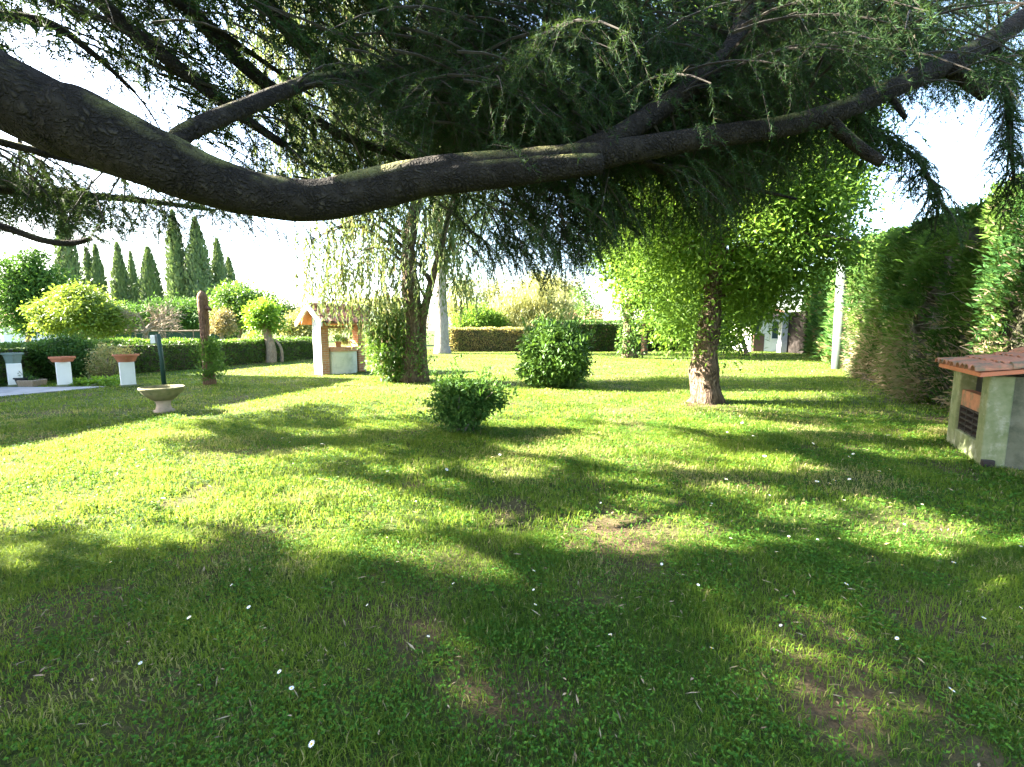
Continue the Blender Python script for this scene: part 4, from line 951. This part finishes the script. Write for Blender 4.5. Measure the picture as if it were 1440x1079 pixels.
# cypresses
def cypress(px, ytop, hw, Yb, label, seed):
    g = np.array([(px - 720) / F * Yb, Yb, 0.0]); H = At(px, ytop, Yb)[2]; rad = hw * Yb / F; r = np.random.default_rng(seed)
    root = empty('cypress_tree', g, label, 'cypress', 'cypresses beyond the left hedge')
    mb = MB(); tube(mb, [g, g + UP * H * .97], [rad * .3, rad * .02], 7); mb.build('trunk', M['euc_bark'], root, g)
    n = int(2600 * max(.5, rad)); u = r.random(n) ** .8; a = r.random(n) * 2 * PI
    pr = np.interp(u, [0, .08, .35, .7, .92, 1], [.55, .85, 1, .68, .24, .0]) * rad * (1 + .22 * n3(np.stack([np.cos(a) * 1.5, np.sin(a) * 1.5, u * H * .55], -1), 1, seed)) * (.72 + .33 * r.random(n))
    P = np.stack([np.cos(a) * pr, np.sin(a) * pr, u * H], -1); D = np.stack([np.cos(a) * .35, np.sin(a) * .35, np.ones(n)], -1) + r.normal(size=(n, 3)) * .22
    mb = MB(); uu = np.linspace(0, .96, 14); tube(mb, g + UP * (H * uu)[:, None], np.interp(uu, [0, .08, .35, .7, .92, 1], [.55, .85, 1, .68, .24, .0]) * rad * .72, 9, .15, v=.15)
    cl = .5 + .5 * n3(np.stack([np.cos(a) * 2, np.sin(a) * 2, u * H * .8], -1), 1, seed + 1)
    leaves(mb, P + g, D, np.stack([np.cos(a), np.sin(a), .2 + 0 * a], -1) + r.normal(size=(n, 3)) * .3, (.55 + .5 * r.random(n)) * (1.05 - .5 * u), (.20 + .2 * r.random(n)) * (1.1 - .7 * u), .1, 0, np.clip(cl * .7 + .4 * r.random(n) - .05, 0, 1))
    mb.build('crown', M['far_cypress'], root, g)
CY = [(110, 296, 15, 55, 'broad tall cypress directly above the yellow green tree'), (137, 350, 8, 62, 'thin low cypress just right of the broad cypress'), (150, 346, 9, 62, 'slender cypress, the right one of a close pair beside the broad cypress'), (180, 344, 11, 60, 'ragged medium cypress left of the bare branched tree'),
      (197, 356, 7, 66, 'very thin cypress peeking behind the bare branched tree'), (221, 350, 15, 60, 'wide dark cypress right behind the bare branched tree'), (259, 298, 15, 58, 'tallest slim cypress near the lopped trunk'),
      (289, 308, 18, 58, 'full conical cypress immediately above the lopped trunk'), (317, 338, 12, 60, 'cypress with pointed top above the small reddish tree'), (331, 364, 10, 62, 'shortest cypress at the right end of the row')]
for i, c in enumerate(CY): cypress(*c, 80 + i)
# bare branched tree
g = np.array([(208 - 720) / F * 26, 26.0, 0]); root = empty('bare_tree', g, 'leafless pale tree with a tangle of fine branches behind the low hedge', 'tree')
mb = MB(); r = np.random.default_rng(77)
def twigs(P, D, L, rad, lev):
    Q = P + D * L; mid = (P + Q) / 2 + r.normal(size=3) * L * .08
    tube(mb, [P, mid, Q], [rad, rad * .85, rad * .65], 5 if lev > 1 else 4, cap=False, v=r.random())
    if lev == 0: return
    for q in range(4 if lev > 1 else 3): twigs(P + (Q - P) * (.45 + .55 * r.random()), unit(D * .7 + r.normal(size=3) * .62 + UP * .05), L * (.58 + .25 * r.random()), rad * .58, lev - 1)
mb0 = mb; mb = MB(); tube(mb, [g, g + UP * 1.5], [.12, .1], 8); mb.build('trunk', M['pale_bark'], root, g); mb = mb0
for q in range(7): twigs(g + UP * (1.2 + .3 * r.random()), unit(np.array([r.normal() * .9, r.normal() * .5, .7])), 1.1, .055, 3)
mb.build('branches', M['pale_bark'], root, g)
# fence with netting and timber rail beyond the low hedge
a, b = np.array([(150 - 720) / F * 27.5, 27.5, 0]), np.array([(312 - 720) / F * 30.5, 30.5, 0])
root = empty('net_fence', a, 'dark green netting fence with a pale timber rail behind the bare tree', 'fence', rz=math.atan2(b[1] - a[1], b[0] - a[0]))
Lf = np.linalg.norm(b - a); mb = MB(); box(mb, (Lf / 2, 0, .72), (Lf, .02, 1.35)); mb.build('netting', M['netting'], root)
mb = MB(); tube(mb, [[0, 0, 1.42], [Lf * .3, 0, 1.46], [Lf * .6, 0, 1.43], [Lf, 0, 1.47]], [.06, .055, .06, .05], 8); mb.build('rail', M['pale_bark'], root)
for q in range(5): mb = MB(); tube(mb, [[Lf * q / 4, -.03, 0], [Lf * q / 4, -.03, 1.5]], .035, 6); mb.build('post', M['wood'], root)
# far houses
def house(name, label, px, Yb, wd, dp, h, rh, wall, rz=0.0, nwin=2):
    g = np.array([(px - 720) / F * Yb, Yb, 0.0]); root = empty(name, g, label, 'house', rz=rz)
    mb = MB(); box(mb, (0, dp / 2, h / 2), (wd, dp, h)); mb.build('wall', M[wall], root)
    o = .4; mb = MB(); mb.add([[-wd / 2 - o, -o, h], [wd / 2 + o, -o, h], [wd / 2 + o, dp + o, h], [-wd / 2 - o, dp + o, h], [-wd / 2 - o, dp / 2, h + rh], [wd / 2 + o, dp / 2, h + rh]], [[3, 2, 1, 0], [0, 1, 5, 4], [2, 3, 4, 5]], [[0, 4, 3], [1, 2, 5]]); mb.build('roof', M['tile'], root)
    for q in range(nwin):
        X = (q + .5) / nwin * wd - wd / 2; f = MB()
        for e in ((-.5, 0, .1, 1.3), (.5, 0, .1, 1.3), (0, .7, 1.1, .1), (0, -.7, 1.1, .1)): box(f, (X + e[0], -.04, h * .62 + e[1]), (e[2], .1, e[3]))
        fo = f.build('window', M['wood'], root); gl = MB(); box(gl, (X, -.012, h * .62), (.9, .02, 1.3)); gl.build('pane', M['glass'], fo)
house('far_house', 'distant low house with a pinkish tiled roof beyond the back hedge', 800, 62, 9, 7, 3.0, 1.4, 'cream')
house('white_house', 'distant white house with tiled roof glimpsed behind the willow like tree', 712, 58, 5, 6, 3.4, 1.1, 'white')
house('white_cottage', 'white house with low tiled roof left of the dark leafy tree', -20, 40, 3.6, 6, 2.0, 1.1, 'white')

# ------------------------------------------------------------------ the old cedar over the viewer
T = np.array([-6.0, 0.4, 0.0])
cedar = empty('cedar_tree', T, 'huge old cedar whose thick dark limb sweeps across the top of the view', 'tree')
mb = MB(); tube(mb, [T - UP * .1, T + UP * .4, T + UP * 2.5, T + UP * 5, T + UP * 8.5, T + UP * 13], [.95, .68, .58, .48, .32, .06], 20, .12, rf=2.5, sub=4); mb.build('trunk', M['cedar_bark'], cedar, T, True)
def pxcurve(pts): return [At(p[0], p[1], p[2]) for p in pts], [p[3] / 2 / F * (p[2] * CP) for p in pts]
def limb(pts, pre=None, prer=None, rough=.10, sides=16, sub=4, name='limb', mat='cedar_bark', rf=5.0):
    P, r_ = pxcurve(pts)
    if pre is not None: P = list(pre) + P; r_ = list(prer) + r_
    mb = MB(); tube(mb, P, r_, sides, rough, rf=rf, sub=sub)
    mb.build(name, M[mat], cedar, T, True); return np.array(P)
LM = limb([(0, 126, 2.4, 96), (100, 170, 2.5, 90), (200, 216, 2.62, 80), (300, 256, 2.8, 68), (380, 276, 2.95, 58), (450, 281, 3.05, 54), (540, 263, 3.2, 54), (620, 246, 3.3, 46), (720, 235, 3.4, 42), (800, 226, 3.5, 40), (900, 209, 3.65, 33), (1000, 193, 3.75, 29), (1100, 178, 3.9, 27), (1180, 156, 4.0, 27), (1250, 126, 4.1, 26), (1320, 96, 4.2, 26), (1380, 66, 4.3, 26), (1440, 26, 4.4, 24), (1530, -40, 4.5, 20), (1640, -110, 4.7, 14)],
     [T + np.array([.2, .1, 4.5]), T + np.array([1.6, .9, 3.75])], [.30, .25], .12, 22, 6, rf=4.0)
limb([(560, 260, 3.22, 38), (640, 250, 3.28, 40), (720, 241, 3.36, 38), (800, 234, 3.43, 32), (846, 231, 3.45, 26)], name='cut_stub')
LB = limb([(800, 222, 3.55, 30), (870, 192, 3.75, 30), (930, 152, 3.95, 29), (990, 108, 4.1, 27), (1030, 66, 4.3, 25), (1050, 0, 4.5, 22), (1062, -80, 4.7, 16)])
LC = limb([(240, 216, 2.7, 26), (262, 186, 2.75, 23), (340, 153, 3.1, 21), (400, 128, 3.5, 18), (450, 112, 3.9, 15), (540, 100, 4.6, 11), (640, 90, 5.4, 8)])
for q in ([(1165, 168, 3.97, 18), (1185, 188, 3.95, 16), (1215, 213, 3.9, 15), (1241, 229, 3.85, 14)], [(1335, 92, 4.2, 22), (1362, 112, 4.15, 20), (1391, 133, 4.1, 20)], [(1254, 138, 4.1, 10), (1264, 152, 4.05, 8), (1273, 166, 4.0, 6)]): limb(q, name='cut_stub', sub=3)
SEC = [[(110, -30, 4.2, 20), (180, 40, 4.3, 19), (250, 95, 4.4, 18), (320, 150, 4.6, 15), (400, 205, 4.8, 10)], [(225, -40, 5, 22), (300, 50, 5.1, 20), (370, 115, 5.2, 17), (480, 190, 5.4, 12), (580, 225, 5.6, 8)],
       [(320, -60, 5.5, 24), (420, 55, 5.6, 22), (500, 112, 5.7, 18), (600, 168, 5.9, 13), (720, 200, 6.1, 8)], [(470, -60, 6, 24), (560, 50, 6.1, 20), (650, 115, 6.2, 15), (760, 170, 6.4, 9)],
       [(-80, 262, 4.4, 12), (100, 274, 4.6, 11), (200, 282, 4.8, 8), (300, 296, 5, 4)], [(-80, 180, 3.8, 12), (60, 215, 4.0, 10), (150, 241, 4.2, 8), (240, 272, 4.4, 5)], [(-100, 296, 3.6, 10), (0, 318, 3.7, 10), (60, 338, 3.75, 9), (100, 342, 3.8, 8), (128, 336, 3.8, 6)],
       [(620, -60, 5, 20), (700, 40, 5.2, 18), (790, 90, 5.4, 13), (880, 130, 5.6, 8)], [(900, -50, 6, 18), (1000, 40, 6.2, 16), (1120, 80, 6.4, 12), (1240, 90, 6.6, 7)], [(700, 225, 4.2, 14), (780, 262, 4.5, 11), (860, 300, 4.8, 8), (900, 330, 5, 4)],
       [(880, 215, 3.8, 12), (960, 250, 4.2, 9), (1040, 262, 4.5, 6), (1120, 280, 4.7, 3)], [(-60, 20, 4.6, 14), (60, 30, 4.7, 11), (130, 75, 4.8, 8), (190, 130, 4.9, 4)], [(1180, 150, 4.1, 10), (1230, 185, 4.15, 7), (1290, 225, 4.2, 5), (1325, 288, 4.2, 3)], [(1400, 60, 4.4, 9), (1416, 130, 4.35, 8), (1421, 200, 4.3, 6), (1427, 262, 4.3, 3)]]
SECP = [limb(q, sides=9, sub=4, rough=.12) for q in SEC]

YL = np.array([(-400, 345), (0, 345), (120, 340), (250, 330), (330, 328), (400, 335), (450, 345), (520, 352), (560, 378), (640, 365), (700, 382), (760, 395), (820, 385), (870, 335), (950, 310), (1000, 330), (1060, 288), (1100, 240), (1170, 215), (1240, 196), (1300, 195), (1400, 140), (1700, 100)], float)
HOLES = [(30, 95, 50, 30, .9), (120, 120, 90, 26, .9), (215, 150, 50, 26, .85), (40, 205, 90, 18, .7), (25, 335, 60, 22, .8), (170, 320, 60, 20, .5), (330, 335, 40, 14, .7), (60, 45, 60, 30, .55), (1300, 165, 70, 40, .9), (1400, 180, 60, 60, .85), (1350, 30, 60, 30, .4), (290, 215, 40, 12, .5), (470, 330, 90, 30, .55), (600, 320, 40, 50, .5), (930, 280, 60, 30, .5), (1040, 250, 60, 30, .6), (100, 300, 60, 20, .4), (250, 60, 60, 40, .45), (440, 60, 110, 80, .5), (330, 50, 70, 60, .5), (480, 170, 70, 50, .45), (570, 60, 60, 50, .4), (380, 190, 60, 40, .4), (700, 40, 60, 40, .3), (880, 60, 60, 40, .35), (980, 20, 50, 30, .4), (1120, 165, 100, 50, .6), (1190, 110, 70, 50, .5), (1010, 150, 50, 30, .4)]
LMX = np.array([(0, 126), (100, 170), (200, 216), (300, 256), (380, 276), (450, 281), (540, 263), (620, 246), (720, 238), (800, 226), (900, 209), (1000, 193), (1100, 178), (1180, 156), (1250, 126), (1320, 96), (1380, 66), (1440, 26), (1530, -40)], float)
LMD = np.array([2.4, 2.5, 2.62, 2.8, 2.95, 3.05, 3.2, 3.3, 3.4, 3.5, 3.65, 3.75, 3.9, 4.0, 4.1, 4.2, 4.3, 4.4, 4.5])
LBX = np.array([(800, 222), (870, 192), (930, 152), (990, 108), (1030, 66), (1050, 0)], float)
def visible_ok(P, r, force=False):
    x, y, ok = proj(P)
    front = (x > 150) & (x < 1500) & (np.abs(y - np.interp(x, LMX[:, 0], LMX[:, 1])) < 46 - np.clip(x - 700, 0, 300) * .03) & (P[:, 1] < np.interp(x, LMX[:, 0], LMD) + .25)
    front |= (x > 800) & (x < 1050) & (np.abs(y - np.interp(x, LBX[:, 0], LBX[:, 1])) < 34) & (P[:, 1] < 4.6)
    if force: return ~front | True
    bad0 = front & (r.random(len(x)) < .93)
    inf = ok & (x > -260) & (x < 1700) & (y > -260) & (y < 1300)
    bad = inf & (y > np.interp(x, YL[:, 0], YL[:, 1]) - 6 + 14 * r.normal(size=len(x)))
    for a, b, rx, ry, p in HOLES: bad |= inf & (((x - a) / rx) ** 2 + ((y - b) / ry) ** 2 < 1) & (r.random(len(x)) < p)
    return ~(bad | bad0)
NB, TB = MB(), MB()
def bough(S0, a, L, lift, droop, nb, nn, nl, nw, r, twig=True, hang=.5, force=False):
    nn = int(nn * 1.5); nw = nw * 1.1; nl = nl * 1.1
    """a cedar bough: an arching axis, branchlets on both sides, needles in tufts along each"""
    s = np.linspace(.08, 1, nb) + r.normal(size=nb) * .015; a = unit(a)
    ax = lambda q: S0 + a * (L * q)[:, None] + UP * (L * (lift * q - droop * q ** 2))[:, None]
    Cb = ax(s); tg = unit(ax(s + .02) - ax(s - .02)); side = np.where(np.arange(nb) % 2, 1., -1.)[:, None]
    pp = unit(np.cross(tg, UP)); bl = L * .40 * (1.05 - .72 * s) * (.6 + .7 * r.random(nb)) + .05
    bd = unit(tg * .6 + pp * side * .85 + r.normal(size=(nb, 3)) * .28)
    mid = Cb + bd * (bl * .5)[:, None] - UP * (bl * hang * .25)[:, None]
    end = Cb + bd * bl[:, None] - UP * (bl * hang)[:, None]
    l = lit(np.vstack([mid, end, Cb]))[0].reshape(3, nb).any(0)
    kp = visible_ok(mid, r, force) & (~l | (r.random(nb) < .025))
    if kp.sum() == 0: return 0
    Cb, bd, bl, tg = Cb[kp], bd[kp], bl[kp], tg[kp]; m = len(bl)
    u = np.floor(r.random((m, nn)) * 14) / 14 + .04 + r.normal(size=(m, nn)) * .006
    P = Cb[:, None] + bd[:, None] * (bl[:, None] * u)[..., None] - UP * (bl[:, None] * hang * u ** 2)[..., None]
    D = unit(r.normal(size=(m, nn, 3)) * .75 + bd[:, None] * .75 - UP * .35)
    ln = nl * (.6 + .7 * r.random((m, nn)))[..., None]
    Sx = unit(np.cross(D, r.normal(size=(m, nn, 3)))) * nw / 2
    V = np.stack([P - Sx, P + Sx, P + D * ln], 2).reshape(-1, 3); n = m * nn
    v = np.clip(r.random() * .35 + .35 * np.repeat(r.random(m), nn) + .35 * r.random(n), 0, 1)
    NB.add(V, T=np.arange(3 * n).reshape(-1, 3), v=np.repeat(v, 3), k=np.repeat((r.random(n) < .05) * .8, 3))
    if twig:
        t3 = np.array([0, .5, 1.0]); w0 = .0028
        Q = Cb[:, None] + bd[:, None] * (bl[:, None] * t3)[..., None] - UP * (bl[:, None] * hang * t3 ** 2)[..., None]
        sd = unit(np.cross(bd, UP))[:, None] * (w0 * np.array([1, .7, .3]))[None, :, None]; ud = UP * w0
        tri = np.stack([Q - sd, Q + sd, Q + ud * np.array([1, .7, .3])[None, :, None]], 2)           # (m,3 stations,3 corners,3)
        b = (np.arange(m) * 9)[:, None]; qs = []
        for st in (0, 1):
            for c in range(3): qs.append(b + np.array([[st * 3 + c, st * 3 + (c + 1) % 3, (st + 1) * 3 + (c + 1) % 3, (st + 1) * 3 + c]]))
        TB.add(tri.reshape(-1, 3), np.vstack(qs))
    if m > nb * .3:
        q = np.linspace(0, s[kp].max(), 6); tube(TB, ax(q), np.linspace(.006 + L * .006, .003, 6), 4, cap=False)
    return m
r = np.random.default_rng(101)
# boughs along the limbs in view
def along_limb(P, step, L, nb, nn, nl, nw, start=0.0, hang=.5, droop=.5, up=0.1, force=False):
    P = np.asarray(P); seg = np.linalg.norm(np.diff(P, axis=0), axis=1); cum = np.r_[0, np.cumsum(seg)]
    for s in np.arange(start * cum[-1], cum[-1], step):
        p = np.array([np.interp(s, cum, P[:, q]) for q in range(3)]); e = min(s + .1, cum[-1]); t = unit(np.array([np.interp(e, cum, P[:, q]) - np.interp(e - .12, cum, P[:, q]) for q in range(3)]))
        sd = unit(np.cross(t, UP)) * (1 if r.random() < .5 else -1)
        bough(p, t * .8 + sd * (.4 + .5 * r.random()) + r.normal(size=3) * .15, L * (.6 + .7 * r.random()), up + .2 * r.random(), droop, nb, nn, nl, nw, r, hang=hang, force=force)
for P in SECP[:12]: along_limb(P, .10, .85, 18, 56, .036, .0046, .04, .7, .6)
for P in SECP[12:]: along_limb(P, .04, .22, 9, 40, .034, .0048, .05, .8, .9, force=True)
along_limb(LB, .12, .9, 18, 56, .038, .005, .15, .7, .6); along_limb(LC, .11, .8, 18, 56, .036, .0046, .3, .7, .6); along_limb(LM, .16, .7, 16, 56, .036, .0046, .56, .7, .5, .25)
# hanging sprays below the limb
HANG = [(740, 330, 90, 45, 4.6, 60), (660, 330, 60, 30, 4.2, 30), (800, 350, 50, 30, 5, 30), (900, 270, 60, 40, 4.6, 30), (560, 330, 50, 25, 4, 16), (470, 315, 60, 16, 3.8, 10), (990, 285, 40, 30, 5, 16), (1060, 240, 60, 25, 5, 18), (1150, 195, 60, 18, 4.6, 12), (100, 300, 120, 24, 4.8, 46), (270, 300, 60, 22, 4.8, 26), (60, 240, 90, 24, 4.4, 30), (190, 275, 60, 20, 4.6, 16), (380, 318, 50, 14, 4.2, 10)]
for px, py, rx, ry, dY, n in HANG:
    for q in range(n):
        p = At(px + rx * (r.random() * 2 - 1), py - 25 + ry * (r.random() * 2 - 1), dY * (.85 + .35 * r.random()))
        bough(p, np.array([r.normal() * .8 + .5, r.normal() * .6, -.55]), .45 + .4 * r.random(), .0, .55, 15, 52, .036, .0048, r, hang=.9)
# the mass overhead
DENS = [(840, 70, 330, 120, 230), (700, 150, 170, 90, 110), (1180, 60, 190, 80, 110), (960, 150, 130, 60, 60), (600, 30, 200, 60, 40), (740, 90, 340, 130, 150), (520, 60, 200, 110, 30), (1050, 70, 220, 110, 90), (830, 180, 220, 60, 60), (330, 60, 140, 80, 14), (1320, 25, 150, 55, 50), (150, 20, 160, 40, 12), (760, -120, 500, 80, 60)]
for px, py, rx, ry, n in DENS:
    for q in range(n):
        u = unit(r.normal(size=2)) * math.sqrt(r.random()); dY = 3.6 + 5.2 * r.random() ** 1.2
        p = At(px + rx * u[0], py + ry * u[1], dY); sc = .6 + dY * .13
        bough(p, np.array([r.normal() * .7 + .6, r.normal() * .7 + .4, .0]), sc * (.7 + .5 * r.random()), .1, .5, 18, 50, .034 + dY * .0022, .0032 + dY * .0005, r, hang=.8)
# tiers of limbs all round the trunk
UPL = MB()
for q in range(40):
    h = 3.6 + 8.8 * (q / 39) ** .9; az = q * 2.399 + r.normal() * .2; Lr = 7.6 * (1 - (h - 3) / 11.5) ** .8 * (.8 + .3 * r.random()); d = np.array([math.cos(az), math.sin(az), 0])
    t = np.linspace(0, 1, 7); P = T + UP * h + d * (Lr * t)[:, None] + UP * (Lr * (.14 * t - .22 * t ** 2))[:, None]
    x, y, ok = proj(P); inf = ok & (x > -100) & (x < 1540) & (y < 1200) & (y > np.interp(x, YL[:, 0], YL[:, 1]) - 60)
    tq = np.linspace(.15, 1, 40)[:, None]; Pq = T + UP * h + d * (Lr * tq) + UP * (Lr * (.14 * tq - .22 * tq ** 2))
    if inf.any() or (lit(Pq, 2)[0].mean() > .12): continue
    tube(UPL, P, np.linspace(.05 + Lr * .011, .015, 7), 8, .1, sub=2)
    for s in np.arange(.16, 1, .24 / Lr):
        p = T + UP * h + d * (Lr * s) + UP * (Lr * (.14 * s - .22 * s ** 2)); sd = np.array([-d[1], d[0], 0]) * (1 if r.random() < .5 else -1)
        bough(p, d * .7 + sd * .8 + r.normal(size=3) * .15, (1.5 - .7 * s) * (.7 + .5 * r.random()), .1, .35, 14, 30, .07, .010, r, twig=False)
UPL.build('upper_limbs', M['cedar_bark'], cedar, T, True)
# upper crown toward the sun: it keeps the light off the boughs overhead
cn2 = 0
for q in range(4000):
    if cn2 > 330: break
    tq = At(330 + 1000 * r.random(), -60 + 300 * r.random(), 3.6 + 4 * r.random()); tt = 1.6 + 6.5 * r.random()
    P = tq - np.array(lv) * tt; h = P[2]; dr = math.hypot(P[0] - T[0], P[1] - T[1])
    if h > 12 or dr > 10.5 * (1 - (h - 3) / 13): continue
    if lit(P[None])[0][0] or not visible_ok(P[None], r)[0]: continue
    d = unit(np.r_[P[:2] - T[:2], 0]); bough(P - d * .5, d + r.normal(size=3) * .4 * np.array([1, 1, 0]), 1.3 + .5 * r.random(), .05, .3, 14, 30, .08, .013, r, twig=False); cn2 += 1
cn3 = 0  # extra boughs added to keep the sun off the near end of the tall hedge
for q in range(2500):
    if cn3 > 170: break
    y_ = 4.0 + 2.9 * r.random(); tq = np.array([7.2, y_, 1.3 + 2.5 * r.random()]); tt = 4.5 + 10 * r.random(); P = tq - np.array(lv) * tt; h = P[2]; dr = math.hypot(P[0] - T[0], P[1] - T[1])
    if h > 12 or dr > 13 * (1 - (h - 3) / 14) or lit(P[None])[0][0] or not visible_ok(P[None], r)[0]: continue
    d = unit(np.r_[P[:2] - T[:2], 0]); bough(P - d * .5, d + r.normal(size=3) * .4 * np.array([1, 1, 0]), 1.2, .05, .3, 14, 30, .07, .010, r, twig=False); cn3 += 1
# more crown on the sun's side, thick enough to shade the near lawn but for the open patches
cnt = 0
for q in range(8000):
    if cnt > 1150: break
    if q % 3 == 0: px, py = 180 + 480 * r.random(), 562 + 100 * r.random()
    elif q % 3 == 1: px, py = 640 + 700 * r.random(), 560 + 170 * r.random()
    else: px, py = r.random() * 1900 - 230, 640 + 480 * r.random() ** .8
    gp = G(px, py)
    h = 3.4 + 7 * r.random(); P = gp - np.r_[SUN_D, 0] * (h / math.tan(SUN_EL)) + UP * h
    dr = math.hypot(P[0] - T[0], P[1] - T[1])
    if dr > (8.2 + 2.6 * np.clip((P[1] - 3) / 4, 0, 1)) * (1 - (h - 3) / 13) + .3: continue
    if gp[1] > 2.4 and fbm(np.array([gp[0] * .9 + 33]), np.array([gp[1] * 1.3 + 77]), 3)[0] > .56: continue
    if lit(P[None])[0][0] or not visible_ok(P[None], r)[0]: continue
    d = unit(np.r_[P[:2] - T[:2], 0]); bough(P - d * .5, d + r.normal(size=3) * .4 * np.array([1, 1, 0]), 1.2 + .4 * r.random(), .05, .3, 14, 34, .08, .012, r, twig=False); cnt += 1
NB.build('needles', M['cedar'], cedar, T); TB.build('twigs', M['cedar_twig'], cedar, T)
print('hedge shade', cn3, 'needles', NB.n // 3, 'sun side', cnt)

# ------------------------------------------------------------------ small things in the grass
mb = MB()
np_ = 13
for q in range(np_):
    a = 2 * PI * q / np_; d = np.array([[math.cos(a), math.sin(a), .12]])
    leaves(mb, d * .004 + np.array([[0, 0, .045]]), d, np.array([[0, 0, 1.]]), .012, .005, .05)
nq = sum(len(x) for x in mb.Q)
lathe(mb, [(0.0, .050), (.004, .0485), (.0055, .045), (.004, .043)], n=10, m=1)
tube(mb, [[0, 0, 0], [.002, 0, .02], [0, 0, .044]], .0012, 4, m=2)
daisy = mb.build('daisy', [M['petal'], M['yolk'], M['grass']])
DP = [(398, 955), (409, 982), (445, 1057), (750, 860), (1101, 888), (1265, 908), (270, 828), (354, 863), (1225, 790), (1110, 760), (1270, 803), (1430, 862), (1000, 925), (1186, 832), (752, 838), (748, 812), (272, 878), (1435, 775), (600, 905), (1330, 985), (1075, 650), (1090, 640), (1058, 620), (1022, 613), (1023, 622), (1160, 603), (1188, 598), (1190, 649), (1202, 645), (1196, 682), (1148, 686), (1164, 688), (1170, 683), (1048, 698), (1020, 682), (1088, 718), (1002, 717), (1078, 754), (1026, 765), (1108, 763), (1150, 764), (1094, 785), (1296, 716), (1187, 709), (1235, 672), (1246, 668), (1270, 742), (1000, 712), (1060, 602), (1045, 600), (1080, 700), (546, 672), (512, 700), (702, 645), (695, 650), (625, 668), (585, 712), (854, 694), (822, 708), (846, 712), (400, 622), (410, 628), (452, 632), (470, 640), (330, 830), (560, 800), (860, 905), (930, 800), (950, 740), (1340, 800), (1380, 880), (640, 830), (160, 800), (200, 940), (520, 860), (980, 830), (1220, 640), (1250, 620), (1140, 630), (1120, 600)]
for i, (px, py) in enumerate(DP):
    g = G(px, py)
    o = daisy if i == 0 else daisy.copy()
    if i: C.objects.link(o)
    o.location = (g[0], g[1], gz(g[0], g[1]) + .012); s = .55 + .3 * random.random() + (.5 if g[1] > 4 else 0); o.scale = (s, s, s); o.rotation_euler = (random.uniform(-.5, .5), random.uniform(-.5, .5), random.random() * 6)
    tag(o, 'tiny white daisy with a yellow centre open among the lawn grass', 'daisy', 'daisies scattered over the lawn')
def rosette(px, py, n, L, W, mat, label, name='weed', cat='weed', lift=.35):
    g = G(px, py); g[2] = gz(g[0], g[1]); r = np.random.default_rng(int(px)); mb = MB()
    for q in range(n):                                             # each leaf is a bent strip with a midrib fold
        a = 2 * PI * q / n + r.normal() * .25; d = np.array([math.cos(a), math.sin(a), 0]); sdv = np.array([-d[1], d[0], 0]); l = L * (.7 + .5 * r.random()); t = np.linspace(0, 1, 7)
        c = g + UP * .008 + d * (l * t)[:, None] + UP * (l * (lift * t - (lift + .12) * t ** 2 * .8))[:, None] * 1.0
        wv = W * np.sin(np.clip(t * .9 + .08, 0, 1) * PI) ** .8 * .5 + .001
        V = np.stack([c - sdv * wv[:, None] + UP * wv[:, None] * .35, c, c + sdv * wv[:, None] + UP * wv[:, None] * .35], 1).reshape(-1, 3)
        Q = []
        for e in range(6): Q += [[3 * e, 3 * e + 1, 3 * e + 4, 3 * e + 3], [3 * e + 1, 3 * e + 2, 3 * e + 5, 3 * e + 4]]
        mb.add(V, Q, v=.3 + .5 * r.random())
    return tag(mb.build(name, M[mat], origin=g, smooth=True), label, cat), g
for px, py, n, L, W, mat, lb in [(690, 942, 6, .10, .05, 'clover', 'broad leaved weed rosette in the middle of the near lawn'), (1225, 872, 3, .10, .035, 'lime_leaf', 'upright pale weed leaf in the sunny spot right of centre'), (1410, 932, 6, .10, .022, 'willow_leaf', 'pale grey green weed tuft near the right edge of the near lawn'),
                                 (90, 856, 5, .13, .018, 'willow_leaf', 'pale strap leaved weed on the near left lawn'), (1098, 1062, 4, .10, .04, 'clover', 'weed with two long leaves at the bottom edge right of centre'), (930, 1020, 6, .08, .04, 'clover', 'low dark weed rosette near the bottom edge centre'), (100, 925, 5, .07, .045, 'clover', 'round leaved weed among bare soil on the near left'),
                                 (1270, 1072, 7, .09, .05, 'hedge_leaf', 'bright leafy weed at the bottom edge on the right'), (790, 1030, 5, .07, .04, 'clover', 'small rounded weed left of the low dark rosette'), (560, 975, 5, .06, .04, 'clover', 'small green weed left of the broad leaved rosette'), (330, 1035, 7, .12, .02, 'grass', 'tall grassy tuft at the bottom left'), (1160, 742, 6, .09, .02, 'grass', 'coarse grass tuft between daisies on the right')]:
    o, g = rosette(px, py, n, L, W, mat, lb)
    if 'upright' in lb or 'grassy' in lb or 'coarse' in lb: o.rotation_euler = (.5, .15, 0)
def stalk(pts, rad, label, mat='litter', name='dry_stalk'):
    g = G(*pts[0][:2]); P = [np.r_[G(a, b)[:2], z] for a, b, z in pts]; mb = MB(); tube(mb, P, np.linspace(rad, rad * .5, len(P)), 6, .1, sub=3)
    return tag(mb.build(name, M[mat], origin=P[0], smooth=True), label, 'stalk')
stalk([(1132, 1020, .0), (1134, 985, .05), (1133, 968, .09), (1126, 962, .10)], .004, 'pale curved dry stalk standing in the sunny grass at lower right')
stalk([(1138, 1022, .02), (1180, 1030, .02), (1222, 1030, .02)], .004, 'pale dry stalk lying flat beside the curved standing stalk')
stalk([(893, 810, .0), (893, 795, .05), (891, 785, .08)], .006, 'short dark twig sticking up from a bare patch', 'twig', 'twig')
stalk([(326, 825, .02), (338, 806, .03)], .005, 'thin dry twig lying on the near left lawn', 'twig', 'twig')
stalk([(735, 955, .02), (752, 932, .03)], .004, 'pale dry straw lying just right of the broad leaved rosette')
